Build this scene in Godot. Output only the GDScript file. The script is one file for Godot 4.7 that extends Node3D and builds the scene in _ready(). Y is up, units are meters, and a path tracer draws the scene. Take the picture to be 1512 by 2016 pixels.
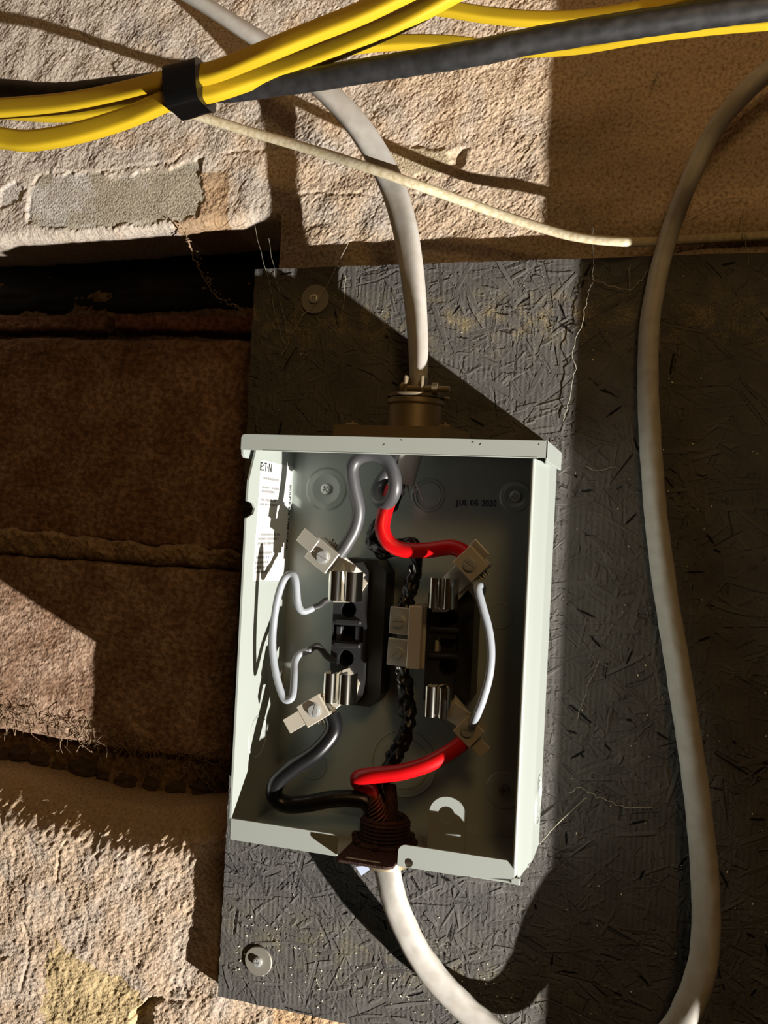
extends Node3D
# Units are metres. The origin is the lower left back corner of the meter box on the board; x to the right, y up, z out of the wall.

const W := 0.203
const H := 0.2795
const D := 0.0824
const ZW := -0.015        # face of the stone wall behind the board
const ZB := -0.078        # face of the bricks in the recess

class MB:
	var v := PackedVector3Array()
	var n := PackedVector3Array()
	var uv := PackedVector2Array()
	var col := PackedColorArray()
	var idx := PackedInt32Array()
	func vert(p: Vector3, nn: Vector3, u := Vector2.ZERO, c := Color.WHITE) -> int:
		v.append(p); n.append(nn); uv.append(u); col.append(c)
		return v.size() - 1
	func tri(a: int, b: int, c: int):
		var cr := (v[b] - v[a]).cross(v[c] - v[a])
		if cr.dot(n[a] + n[b] + n[c]) > 0.0:
			idx.append(a); idx.append(c); idx.append(b)
		else:
			idx.append(a); idx.append(b); idx.append(c)
	func quad(a: int, b: int, c: int, d: int):
		tri(a, b, c); tri(a, c, d)
	func flat(pts: Array, nrm: Vector3):
		var f := v.size()
		for p in pts: vert(p, nrm)
		for k in range(1, pts.size() - 1): tri(f, f + k, f + k + 1)
	func mesh() -> ArrayMesh:
		var a := []
		a.resize(Mesh.ARRAY_MAX)
		a[Mesh.ARRAY_VERTEX] = v; a[Mesh.ARRAY_NORMAL] = n; a[Mesh.ARRAY_TEX_UV] = uv; a[Mesh.ARRAY_COLOR] = col; a[Mesh.ARRAY_INDEX] = idx
		var m := ArrayMesh.new()
		m.add_surface_from_arrays(Mesh.PRIMITIVE_TRIANGLES, a)
		return m

# ---------------------------------------------------------------- shapes
func noise(seed_: int, freq: float, oct := 1, kind := FastNoiseLite.TYPE_SIMPLEX_SMOOTH) -> FastNoiseLite:
	var f := FastNoiseLite.new()
	f.seed = seed_; f.noise_type = kind; f.frequency = freq
	f.fractal_type = FastNoiseLite.FRACTAL_FBM if oct > 1 else FastNoiseLite.FRACTAL_NONE
	f.fractal_octaves = oct
	return f

func smooth_path(pts: Array, per := 8) -> PackedVector3Array:
	var out := PackedVector3Array()
	for i in range(pts.size() - 1):
		var a: Vector3 = pts[maxi(i - 1, 0)]
		var b: Vector3 = pts[i]
		var c: Vector3 = pts[i + 1]
		var d: Vector3 = pts[mini(i + 2, pts.size() - 1)]
		for k in per:
			out.append(b.cubic_interpolate(c, a, d, float(k) / per))
	out.append(pts[pts.size() - 1])
	return out

# a round (b == 0) or flat cable along a path; a and b are half the width and half the thickness
func tube(mb: MB, pts: Array, a: float, b := 0.0, o := {}):
	var path := smooth_path(pts, o.get("per", 8))
	var sides: int = o.get("sides", 16)
	var twist: float = o.get("twist", 0.0)
	var twist0: float = o.get("twist0", 0.0)
	var lump: float = o.get("lump", 0.0)
	var sq: float = o.get("square", 1.0)
	var end_scale: float = o.get("end_scale", 1.0)
	var rib: float = o.get("rib", 0.0)
	var nz := noise(o.get("seed", 3), 1.0)
	var side := Vector3.ZERO
	var rows := []
	var along := 0.0
	for i in path.size():
		var t := (path[mini(i + 1, path.size() - 1)] - path[maxi(i - 1, 0)]).normalized()
		if i > 0: along += path[i].distance_to(path[i - 1])
		var f := float(i) / (path.size() - 1)
		var s: Vector3
		if b > 0.0:
			s = t.cross(Vector3(0, 0, 1)).normalized()
		else:
			if i == 0:
				side = t.cross(Vector3(0.31, 0.2, 1)).normalized()
			s = (side - t * side.dot(t)).normalized()
			side = s
		var q := s.cross(t).normalized()
		var tw := twist0 + twist * f
		var s2 := s * cos(tw) + q * sin(tw)
		var q2 := q * cos(tw) - s * sin(tw)
		var hb := b if b > 0.0 else a
		var sc := lerpf(1.0, end_scale, f)
		var row := []
		for k in sides:
			var an := TAU * k / sides
			var ca := cos(an)
			var sa := sin(an)
			var r := 1.0
			if lump > 0.0: r += lump * nz.get_noise_3d(ca * 1.3, sa * 1.3, along / a * 0.55)
			if rib > 0.0: r += rib * sin(along / a * 2.2 + an)
			var x := signf(ca) * pow(absf(ca), sq)
			var y := signf(sa) * pow(absf(sa), sq)
			row.append(path[i] + (s2 * x * a + q2 * y * hb) * r * sc)
		rows.append(row)
	var first := mb.v.size()
	for i in rows.size():
		for k in sides:
			var du: Vector3 = rows[i][(k + 1) % sides] - rows[i][(k + sides - 1) % sides]
			var dv: Vector3 = rows[mini(i + 1, rows.size() - 1)][k] - rows[maxi(i - 1, 0)][k]
			var nn := du.cross(dv).normalized()
			if nn.dot(rows[i][k] - path[i]) < 0.0: nn = -nn
			mb.vert(rows[i][k], nn, Vector2(float(k) / sides, along * float(i) / rows.size() * 20.0))
	for i in range(rows.size() - 1):
		for k in sides:
			var k2 := (k + 1) % sides
			mb.quad(first + i * sides + k, first + i * sides + k2, first + (i + 1) * sides + k2, first + (i + 1) * sides + k)
	mb.flat(rows[0], (path[0] - path[1]).normalized())
	mb.flat(rows[-1], (path[-1] - path[-2]).normalized())

func cbox(mb: MB, c: Vector3, size: Vector3, ch := 0.0006, bs := Basis.IDENTITY):
	var h := size * 0.5
	ch = minf(ch, minf(h.x, minf(h.y, h.z)) * 0.8)
	for k in 3:
		var l := (k + 1) % 3
		var m := (k + 2) % 3
		for s in [-1.0, 1.0]:
			var pts := []
			for e in [[-1, -1], [1, -1], [1, 1], [-1, 1]]:
				var p := Vector3.ZERO
				p[k] = s * h[k]; p[l] = e[0] * (h[l] - ch); p[m] = e[1] * (h[m] - ch)
				pts.append(c + bs * p)
			var nn := Vector3.ZERO
			nn[k] = s
			mb.flat(pts, bs * nn)
			for t in [-1.0, 1.0]:       # edge between face k and face l
				var e4 := []
				for e in [[0, -1], [0, 1], [1, 1], [1, -1]]:
					var p := Vector3.ZERO
					p[k] = s * (h[k] - (ch if e[0] == 1 else 0.0))
					p[l] = t * (h[l] - (ch if e[0] == 0 else 0.0))
					p[m] = e[1] * (h[m] - ch)
					e4.append(c + bs * p)
				var n2 := Vector3.ZERO
				n2[k] = s; n2[l] = t
				mb.flat(e4, bs * n2.normalized())
	for sx in [-1.0, 1.0]:
		for sy in [-1.0, 1.0]:
			for sz in [-1.0, 1.0]:
				var sg := Vector3(sx, sy, sz)
				var tri := []
				for k in 3:
					var p := Vector3(sx * (h.x - ch), sy * (h.y - ch), sz * (h.z - ch))
					p[k] = sg[k] * h[k]
					tri.append(c + bs * p)
				mb.flat(tri, bs * sg.normalized())

func span(mb: MB, lo: Vector3, hi: Vector3, ch := 0.0004):
	cbox(mb, (lo + hi) * 0.5, hi - lo, ch)

# turned shape: profile of (radius, height), axis +y of xf
func lathe(mb: MB, prof: Array, xf := Transform3D.IDENTITY, seg := 40, from := 0.0, to := TAU):
	for i in range(prof.size() - 1):
		var a: Vector2 = prof[i]
		var b: Vector2 = prof[i + 1]
		var d := b - a
		if d.length() < 1e-7: continue
		var pn := Vector2(d.y, -d.x).normalized()
		var first := mb.v.size()
		for k in seg + 1:
			var an := from + (to - from) * k / seg
			var dir := Vector3(cos(an), 0, sin(an))
			var nn := (xf.basis * (dir * pn.x + Vector3.UP * pn.y)).normalized()
			mb.vert(xf * (dir * a.x + Vector3.UP * a.y), nn)
			mb.vert(xf * (dir * b.x + Vector3.UP * b.y), nn)
		for k in seg:
			mb.quad(first + k * 2, first + k * 2 + 1, first + k * 2 + 3, first + k * 2 + 2)

# outline in the xy plane of xf, from z0 to z1
func extrude(mb: MB, outline: PackedVector2Array, z0: float, z1: float, xf := Transform3D.IDENTITY):
	var t := Geometry2D.triangulate_polygon(outline)
	for zz in [z0, z1]:
		var f := mb.v.size()
		var nn := xf.basis * Vector3(0, 0, 1 if zz == z1 else -1)
		for p in outline: mb.vert(xf * Vector3(p.x, p.y, zz), nn.normalized())
		for k in range(0, t.size(), 3): mb.tri(f + t[k], f + t[k + 1], f + t[k + 2])
	var cw := -1.0 if Geometry2D.is_polygon_clockwise(outline) else 1.0
	for k in outline.size():
		var p := outline[k]
		var q := outline[(k + 1) % outline.size()]
		var d := (q - p).normalized()
		var nn := xf.basis * Vector3(d.y, -d.x, 0) * cw
		mb.flat([xf * Vector3(p.x, p.y, z0), xf * Vector3(q.x, q.y, z0), xf * Vector3(q.x, q.y, z1), xf * Vector3(p.x, p.y, z1)], nn.normalized())

# plate with a round hole: rays from the centre of the hole to the outline
func plate_hole(mb: MB, outline: PackedVector2Array, c: Vector2, r: float, z0: float, z1: float, xf := Transform3D.IDENTITY, seg := 72):
	var hole := PackedVector2Array()
	var rim := PackedVector2Array()
	for k in seg:
		var d := Vector2.from_angle(TAU * k / seg)
		var best := c + d * r * 1.2
		for e in outline.size():
			var x = Geometry2D.segment_intersects_segment(c, c + d * 1.0, outline[e], outline[(e + 1) % outline.size()])
			if x != null: best = x
		hole.append(c + d * r); rim.append(best)
	for zz in [z0, z1]:
		var nn := (xf.basis * Vector3(0, 0, 1 if zz == z1 else -1)).normalized()
		for k in seg:
			var j := (k + 1) % seg
			mb.flat([xf * Vector3(hole[k].x, hole[k].y, zz), xf * Vector3(hole[j].x, hole[j].y, zz), xf * Vector3(rim[j].x, rim[j].y, zz), xf * Vector3(rim[k].x, rim[k].y, zz)], nn)
	for k in seg:
		var j := (k + 1) % seg
		var hn := (xf.basis * Vector3(c.x - hole[k].x, c.y - hole[k].y, 0)).normalized()
		mb.flat([xf * Vector3(hole[k].x, hole[k].y, z0), xf * Vector3(hole[j].x, hole[j].y, z0), xf * Vector3(hole[j].x, hole[j].y, z1), xf * Vector3(hole[k].x, hole[k].y, z1)], hn)
		var e := rim[j] - rim[k]
		var rn := (xf.basis * Vector3(e.y, -e.x, 0)).normalized()
		mb.flat([xf * Vector3(rim[k].x, rim[k].y, z0), xf * Vector3(rim[j].x, rim[j].y, z0), xf * Vector3(rim[j].x, rim[j].y, z1), xf * Vector3(rim[k].x, rim[k].y, z1)], rn)

# a bent strip: profile in the xz plane with a thickness, extruded along y
func strip(mb: MB, prof: PackedVector2Array, th: float, y0: float, y1: float, xf := Transform3D.IDENTITY):
	var cnt := prof.size()
	var inner := PackedVector2Array()
	var nor := PackedVector2Array()
	for i in cnt:
		var d := (prof[mini(i + 1, cnt - 1)] - prof[maxi(i - 1, 0)]).normalized()
		nor.append(Vector2(-d.y, d.x))
		inner.append(prof[i] - Vector2(-d.y, d.x) * th)
	for i in range(cnt - 1):
		for w in 2:
			var src := prof if w == 0 else inner
			var sg := 1.0 if w == 0 else -1.0
			var f := mb.v.size()
			for k in [i, i + 1]:
				for y in [y0, y1]:
					mb.vert(xf * Vector3(src[k].x, y, src[k].y), (xf.basis * Vector3(nor[k].x, 0, nor[k].y) * sg).normalized())
			mb.quad(f, f + 1, f + 3, f + 2)
		for y in [y0, y1]:
			mb.flat([xf * Vector3(prof[i].x, y, prof[i].y), xf * Vector3(prof[i + 1].x, y, prof[i + 1].y), xf * Vector3(inner[i + 1].x, y, inner[i + 1].y), xf * Vector3(inner[i].x, y, inner[i].y)], (xf.basis * Vector3(0, 1 if y == y1 else -1, 0)).normalized())
	for e in [0, cnt - 1]:
		var dd := (prof[1] - prof[0]).normalized() if e == 0 else (prof[cnt - 2] - prof[cnt - 1]).normalized()
		mb.flat([xf * Vector3(prof[e].x, y0, prof[e].y), xf * Vector3(prof[e].x, y1, prof[e].y), xf * Vector3(inner[e].x, y1, inner[e].y), xf * Vector3(inner[e].x, y0, inner[e].y)], (xf.basis * Vector3(-dd.x, 0, -dd.y)).normalized())

func arc2(c: Vector2, r: float, a0: float, a1: float, n := 8) -> PackedVector2Array:
	var o := PackedVector2Array()
	for k in n + 1: o.append(c + Vector2.from_angle(lerpf(a0, a1, float(k) / n)) * r)
	return o

# screw head facing +z of xf, base at its origin; slots are real gaps
func screw_head(mb: MB, r: float, h: float, cross_slot: bool, turn := 0.0, xf := Transform3D.IDENTITY):
	var up := xf * Transform3D(Basis(Vector3.RIGHT, PI / 2), Vector3.ZERO)
	lathe(mb, [Vector2(r, 0), Vector2(r, h * 0.55), Vector2(0, h * 0.55)], up, 28)
	var g := r * 0.13
	if cross_slot:
		lathe(mb, [Vector2(r, h * 0.5), Vector2(r * 0.93, h), Vector2(r * 0.62, h * 1.12), Vector2(r * 0.62, h * 0.5)], up, 28)
		for q in 4:
			var a := turn + q * PI / 2
			var o := PackedVector2Array([Vector2(g, g), Vector2(r * 0.63, g)])
			o.append_array(arc2(Vector2.ZERO, r * 0.63, 0.25, PI / 2 - 0.25, 5))
			o.append(Vector2(g, r * 0.63))
			extrude(mb, o, h * 0.5, h * 1.12, xf * Transform3D(Basis(Vector3(0, 0, 1), a), Vector3.ZERO))
	else:
		for q in 2:
			var a0 := asin(g / r)
			var o := arc2(Vector2.ZERO, r, a0, PI - a0, 14)
			extrude(mb, o, h * 0.5, h * 0.92, xf * Transform3D(Basis(Vector3(0, 0, 1), turn + q * PI), Vector3.ZERO))
			var o2 := arc2(Vector2.ZERO, r * 0.86, a0 * 1.15, PI - a0 * 1.15, 14)
			extrude(mb, o2, h * 0.9, h * 1.08, xf * Transform3D(Basis(Vector3(0, 0, 1), turn + q * PI), Vector3.ZERO))

# rough sheet of stone between two curves; zf gives the depth, cf the tint
func rough(mb: MB, x0: float, x1: float, step: float, bot: Callable, top: Callable, zf: Callable, cf: Callable, o := {}):
	var nx := int(ceil((x1 - x0) / step))
	var hgt := 0.0
	for q in 5: hgt = maxf(hgt, top.call(lerpf(x0, x1, q / 4.0)) - bot.call(lerpf(x0, x1, q / 4.0)))
	var ny := int(ceil(hgt / step))
	var rb: float = o.get("roll_bottom", 0.0)
	var rt: float = o.get("roll_top", 0.0)
	var rl: float = o.get("roll_left", 0.0)
	var rr: float = o.get("roll_right", 0.0)
	var deep: float = o.get("deep", 0.03)
	var first := mb.v.size()
	var w := nx + 1
	for j in range(-1, ny + 2):
		for i in nx + 1:
			var x := lerpf(x0, x1, float(i) / nx)
			var yb: float = bot.call(x)
			var yt: float = top.call(x)
			var y := lerpf(yb, yt, clampf(float(j) / ny, 0.0, 1.0))
			var z: float = zf.call(x, y)
			for e in [[rb, y - yb], [rt, yt - y], [rl, x - x0], [rr, x1 - x]]:
				if e[0] > 0.0 and e[1] < e[0]:
					var u: float = 1.0 - e[1] / e[0]
					z -= minf(e[0], deep) * (1.0 - sqrt(maxf(0.0, 1.0 - u * u)))
			if j < 0 or j > ny or (i == 0 and rl > 0.0) or (i == nx and rr > 0.0): z -= deep
			mb.vert(Vector3(x, y, z), Vector3(0, 0, 1), Vector2(x, y), cf.call(x, y))
	var rows := ny + 3
	for j in rows:
		for i in w:
			var dx := mb.v[first + j * w + mini(i + 1, w - 1)] - mb.v[first + j * w + maxi(i - 1, 0)]
			var dy := mb.v[first + mini(j + 1, rows - 1) * w + i] - mb.v[first + maxi(j - 1, 0) * w + i]
			var nn := dx.cross(dy).normalized()
			mb.n[first + j * w + i] = nn if nn.length() > 0.5 else Vector3(0, 0, 1)
	for j in rows - 1:
		for i in w - 1:
			mb.quad(first + j * w + i, first + j * w + i + 1, first + (j + 1) * w + i + 1, first + (j + 1) * w + i)

# ---------------------------------------------------------------- scene tree
var taken := {}
func numbered(called: String) -> String:
	taken[called] = taken.get(called, -1) + 1
	return called if taken[called] == 0 else "%s_%03d" % [called, taken[called]]

func thing(called: String, label: String, category: String, at := Vector3.ZERO, group := "") -> Node3D:
	var o := Node3D.new()
	o.name = numbered(called)
	add_child(o)
	o.position = at
	o.set_meta("label", label); o.set_meta("category", category)
	if group != "": o.set_meta("group", group)
	return o

# a mesh built in room coordinates becomes a part of parent
func part(called: String, mb: MB, m: Material, parent: Node3D, label := "") -> MeshInstance3D:
	var o := MeshInstance3D.new()
	o.name = called
	o.mesh = mb.mesh()
	o.material_override = m
	parent.add_child(o, true)
	o.position = -parent.global_position
	if label != "": o.set_meta("label", label)
	return o

func single(called: String, mb: MB, m: Material, label: String, category: String, group := "") -> MeshInstance3D:
	var o := MeshInstance3D.new()
	o.name = numbered(called)
	o.mesh = mb.mesh()
	o.material_override = m
	add_child(o)
	o.set_meta("label", label); o.set_meta("category", category)
	if group != "": o.set_meta("group", group)
	return o

func struct_mesh(called: String, mb: MB, m: Material, parent: Node3D = self, label := "") -> MeshInstance3D:
	var o := MeshInstance3D.new()
	o.name = called
	o.mesh = mb.mesh()
	o.material_override = m
	parent.add_child(o, true)
	if parent == self: o.set_meta("kind", "structure")
	if label != "": o.set_meta("label", label)
	return o

# ---------------------------------------------------------------- materials
func mat(c: Color, rough_ := 0.6, metal := 0.0, spec := 0.5) -> StandardMaterial3D:
	var m := StandardMaterial3D.new()
	m.albedo_color = c; m.roughness = rough_; m.metallic = metal; m.metallic_specular = spec
	return m

func noise_tex(seed_: int, freq: float, oct: int, ramp: Array, size := 512) -> NoiseTexture2D:
	var t := NoiseTexture2D.new()
	t.width = size; t.height = size; t.seamless = true
	t.noise = noise(seed_, freq, oct)
	if ramp.size():
		var g := Gradient.new()
		g.offsets = PackedFloat32Array()
		g.colors = PackedColorArray()
		for r in ramp: g.add_point(r[0], r[1])
		t.color_ramp = g
	return t

func tri_mat(m: StandardMaterial3D, scale: float):
	m.uv1_triplanar = true; m.uv1_world_triplanar = true
	m.uv1_scale = Vector3.ONE * scale

func dusty(m: StandardMaterial3D, seed_: int, scale: float, lo: Color, hi: Color, bump := 0.0):
	m.albedo_texture = noise_tex(seed_, 0.02, 4, [[0.25, lo], [0.75, hi]], 256)
	if bump > 0.0:
		m.heightmap_enabled = true
		m.heightmap_texture = noise_tex(seed_ + 9, 0.05, 3, [], 256)
		m.heightmap_scale = bump
	tri_mat(m, scale)

var M := {}
func materials():
	var stone := mat(Color(1, 1, 1), 0.95, 0.0, 0.2)
	stone.vertex_color_use_as_albedo = true
	stone.albedo_texture = noise_tex(11, 0.06, 5, [[0.2, Color(0.70, 0.67, 0.63)], [0.38, Color(0.87, 0.855, 0.835)], [0.62, Color(0.91, 0.9, 0.885)], [0.85, Color(0.97, 0.97, 0.96)]], 512)
	stone.heightmap_enabled = true
	stone.heightmap_texture = noise_tex(14, 0.09, 4, [], 512)
	stone.heightmap_scale = 0.05
	tri_mat(stone, 9.0)
	M.stone = stone
	var brick := mat(Color(1, 1, 1), 0.92, 0.0, 0.2)
	brick.vertex_color_use_as_albedo = true
	brick.albedo_texture = noise_tex(21, 0.03, 5, [[0.25, Color(0.7, 0.64, 0.6)], [0.7, Color(0.95, 0.92, 0.9)]], 512)
	brick.heightmap_enabled = true
	brick.heightmap_texture = noise_tex(24, 0.06, 4, [], 512)
	brick.heightmap_scale = 0.08
	tri_mat(brick, 8.0)
	M.brick = brick
	M.brick_dark = mat(Color(0.3, 0.24, 0.19), 0.95)
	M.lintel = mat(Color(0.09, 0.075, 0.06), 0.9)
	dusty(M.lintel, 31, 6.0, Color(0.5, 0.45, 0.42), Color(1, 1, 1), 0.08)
	M.paint = mat(Color(0.575, 0.60, 0.58), 0.32, 0.0, 0.5)
	M.paint_in = mat(Color(0.57, 0.60, 0.575), 0.27, 0.0, 0.6)
	M.plate = mat(Color(0.80, 0.78, 0.73), 0.4, 0.7)
	M.plate_dull = mat(Color(0.78, 0.75, 0.69), 0.45, 0.45)
	M.spring = mat(Color(0.88, 0.87, 0.83), 0.16, 1.0)
	M.zinc = mat(Color(0.76, 0.77, 0.76), 0.38, 0.6)
	M.washer = mat(Color(0.5, 0.485, 0.45), 0.6, 0.35)
	M.cast = mat(Color(0.5, 0.45, 0.36), 0.5, 0.6)
	M.rust = mat(Color(0.26, 0.17, 0.13), 0.75, 0.25)
	dusty(M.rust, 51, 60.0, Color(0.6, 0.5, 0.45), Color(1, 1, 1), 0.02)
	M.black = mat(Color(0.125, 0.125, 0.13), 0.4, 0.0, 0.5)
	M.tape = mat(Color(0.03, 0.03, 0.032), 0.33, 0.0, 0.5)
	M.hole = mat(Color(0.01, 0.01, 0.01), 0.9, 0.0, 0.1)
	M.grey_wire = mat(Color(0.25, 0.25, 0.26), 0.42, 0.0, 0.5)
	M.black_wire = mat(Color(0.07, 0.07, 0.075), 0.3, 0.0, 0.5)
	M.red_wire = mat(Color(0.70, 0.03, 0.055), 0.34, 0.0, 0.5)
	M.white_wire = mat(Color(0.53, 0.55, 0.575), 0.3, 0.0, 0.5)
	M.sleeve = mat(Color(0.14, 0.14, 0.14), 0.5)
	M.copper = mat(Color(0.46, 0.35, 0.27), 0.5, 0.7)
	M.strand = mat(Color(0.6, 0.58, 0.54), 0.35, 1.0)
	M.cable = mat(Color(0.66, 0.65, 0.63), 0.5, 0.0, 0.4)
	dusty(M.cable, 61, 14.0, Color(0.93, 0.92, 0.9), Color(1, 1, 1), 0.0)
	M.thin = mat(Color(0.80, 0.765, 0.67), 0.5, 0.0, 0.4)
	dusty(M.thin, 63, 40.0, Color(0.85, 0.82, 0.74), Color(1, 1, 1), 0.0)
	M.yellow = mat(Color(0.70, 0.59, 0.115), 0.42, 0.0, 0.45)
	M.black_cable = mat(Color(0.16, 0.16, 0.165), 0.5, 0.0, 0.5)
	dusty(M.black_cable, 65, 18.0, Color(0.7, 0.7, 0.7), Color(1, 1, 1), 0.0)
	M.web = mat(Color(0.55, 0.53, 0.47), 0.7)
	M.dust = mat(Color(0.85, 0.82, 0.72), 0.8)
	M.fibre = mat(Color(0.52, 0.44, 0.35), 0.9)
	M.scrap = mat(Color(0.72, 0.76, 0.85), 0.6)
	M.ink = mat(Color(0.05, 0.02, 0.2), 0.6)
	M.print_grey = mat(Color(0.33, 0.33, 0.34), 0.7)
	M.print_black = mat(Color(0.08, 0.08, 0.09), 0.7)
	M.paper = mat(Color(0.80, 0.80, 0.785), 0.5)
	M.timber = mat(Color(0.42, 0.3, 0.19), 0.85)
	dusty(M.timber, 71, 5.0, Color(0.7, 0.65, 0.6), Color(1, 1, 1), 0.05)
	M.plaster = mat(Color(0.50, 0.44, 0.37), 0.95)
	dusty(M.plaster, 73, 1.3, Color(0.8, 0.78, 0.75), Color(1, 1, 1), 0.1)
	M.concrete = mat(Color(0.4, 0.38, 0.35), 0.9)
	M.joist = mat(Color(0.4, 0.3, 0.2), 0.9)
	M.lamp_body = mat(Color(0.12, 0.12, 0.12), 0.5)

# strand board: relief and tint of pressed wood strands under black paint
func strand_board_material() -> StandardMaterial3D:
	var w := 1000
	var h := 1280
	var rng := RandomNumberGenerator.new()
	rng.seed = 77
	var hgt := PackedFloat32Array()
	hgt.resize(w * h)
	hgt.fill(0.45)
	var amp := PackedFloat32Array()
	amp.resize(w * h)
	amp.fill(0.5)
	for s in 5200:
		var cx := rng.randf() * w
		var cy := rng.randf() * h
		var ln := rng.randf_range(8, 40)
		var wd := rng.randf_range(1.6, 6.0)
		var an := rng.randfn(0.35, 0.75) if rng.randf() < 0.7 else rng.randf() * PI
		var tone := clampf(0.5 + rng.randfn(0.0, 0.15), 0.1, 0.9)
		var am := rng.randf() * (1.0 if rng.randf() < 0.55 else 0.15)
		var ca := cos(an)
		var sa := sin(an)
		var tilt := rng.randfn(0.0, 0.12)
		var ext := int(ln + wd) + 1
		for yy in range(maxi(0, int(cy) - ext), mini(h, int(cy) + ext)):
			for xx in range(maxi(0, int(cx) - ext), mini(w, int(cx) + ext)):
				var dx := xx - cx
				var dy := yy - cy
				var u := dx * ca + dy * sa
				var vv := dy * ca - dx * sa
				var lim := wd * (1.0 - 0.35 * absf(u) / ln)
				if absf(u) < ln and absf(vv) < lim:
					var edge := absf(vv) / lim
					var val := tone + tilt * vv / wd
					if edge > 0.82: val -= 0.16 * (edge - 0.82) / 0.18
					hgt[yy * w + xx] = val
					amp[yy * w + xx] = am
	# gouges and splits left where strands tore out
	for s in 120:
		var cx := rng.randf() * w
		var cy := rng.randf() * h
		var ln := rng.randf_range(6, 34)
		var an := rng.randfn(0.25, 0.8)
		for k in int(ln * 2):
			var u := k * 0.5 - ln * 0.5
			var half := 1.6 * (1.0 - absf(u) / (ln * 0.5 + 1.0)) + 0.4
			for q in range(-2, 3):
				if absf(q) > half: continue
				var xx := int(cx + u * cos(an) - q * sin(an))
				var yy := int(cy + u * sin(an) + q * cos(an))
				if xx >= 0 and yy >= 0 and xx < w and yy < h: hgt[yy * w + xx] = 0.02
	var hb := PackedByteArray()
	hb.resize(w * h)
	var cb := PackedByteArray()
	cb.resize(w * h * 3)
	var fine := noise(5, 0.16, 2)
	var big := noise(6, 0.012, 3)
	for yy in h:
		for xx in w:
			var i := yy * w + xx
			var r := sin(xx * TAU / 8.6 + big.get_noise_2d(xx * 0.4, yy * 0.1) * 3.0)
			var v := hgt[i] + 0.085 * amp[i] * r + 0.05 * fine.get_noise_2d(xx, yy)
			hb[i] = int(clampf(v, 0.0, 1.0) * 255.0)
			# pale dust settled in two bands, worn strand edges a little lighter
			var y01 := float(yy) / h
			var band := exp(-pow((y01 - 0.075) / 0.035, 2.0)) + 0.55 * exp(-pow((y01 - 0.90) / 0.04, 2.0)) * (1.0 if xx < 640 else 0.3)
			var d := clampf((fine.get_noise_2d(xx * 1.7 + 300, yy * 1.7) + big.get_noise_2d(xx * 2.0, yy * 2.0) - 0.12) * 2.4, 0.0, 1.0) * band
			var base := 0.315 + 0.035 * big.get_noise_2d(xx + 900, yy) + 0.05 * (hgt[i] - 0.5)
			if hgt[i] < 0.1: base = 0.1
			cb[i * 3] = int(clampf(lerpf(base, 0.52, d * 0.7), 0.0, 1.0) * 255.0)
			cb[i * 3 + 1] = int(clampf(lerpf(base * 0.975, 0.47, d * 0.7), 0.0, 1.0) * 255.0)
			cb[i * 3 + 2] = int(clampf(lerpf(base * 0.945, 0.345, d * 0.7), 0.0, 1.0) * 255.0)
	var m := mat(Color(1, 1, 1), 0.75, 0.0, 0.2)
	m.albedo_texture = ImageTexture.create_from_image(Image.create_from_data(w, h, false, Image.FORMAT_RGB8, cb))
	m.heightmap_enabled = true
	m.heightmap_texture = ImageTexture.create_from_image(Image.create_from_data(w, h, false, Image.FORMAT_L8, hb))
	m.heightmap_scale = 0.20
	return m

# ---------------------------------------------------------------- the scene
func _ready():
	var cam := Camera3D.new()
	cam.name = "camera"
	add_child(cam)
	cam.position = Vector3(0.2755, 0.2229, 0.6712)
	cam.rotation = Vector3(0.0118, 0.2892, 0.0492)
	cam.fov = rad_to_deg(2.0 * atan(1008.0 / 1829.19))
	cam.near = 0.02
	cam.current = true
	var env := Environment.new()
	env.background_mode = Environment.BG_COLOR
	env.background_color = Color(0, 0, 0)
	env.tonemap_mode = Environment.TONE_MAPPER_LINEAR
	env.tonemap_exposure = 1.18
	env.sdfgi_enabled = true; env.ssao_enabled = true; env.ssil_enabled = true
	var we := WorldEnvironment.new()
	we.name = "world_environment"
	we.environment = env
	add_child(we)
	materials()
	work_lamp(Vector3(1.75, -0.8, 0.78), 14.0)
	fill_lamp(Vector3(0.5, 0.72, 0.9), 0.125)
	room()
	stone_wall()
	board()
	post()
	meter_box()
	terminals()
	wires()
	connectors()
	cables()
	cobwebs()

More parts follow.
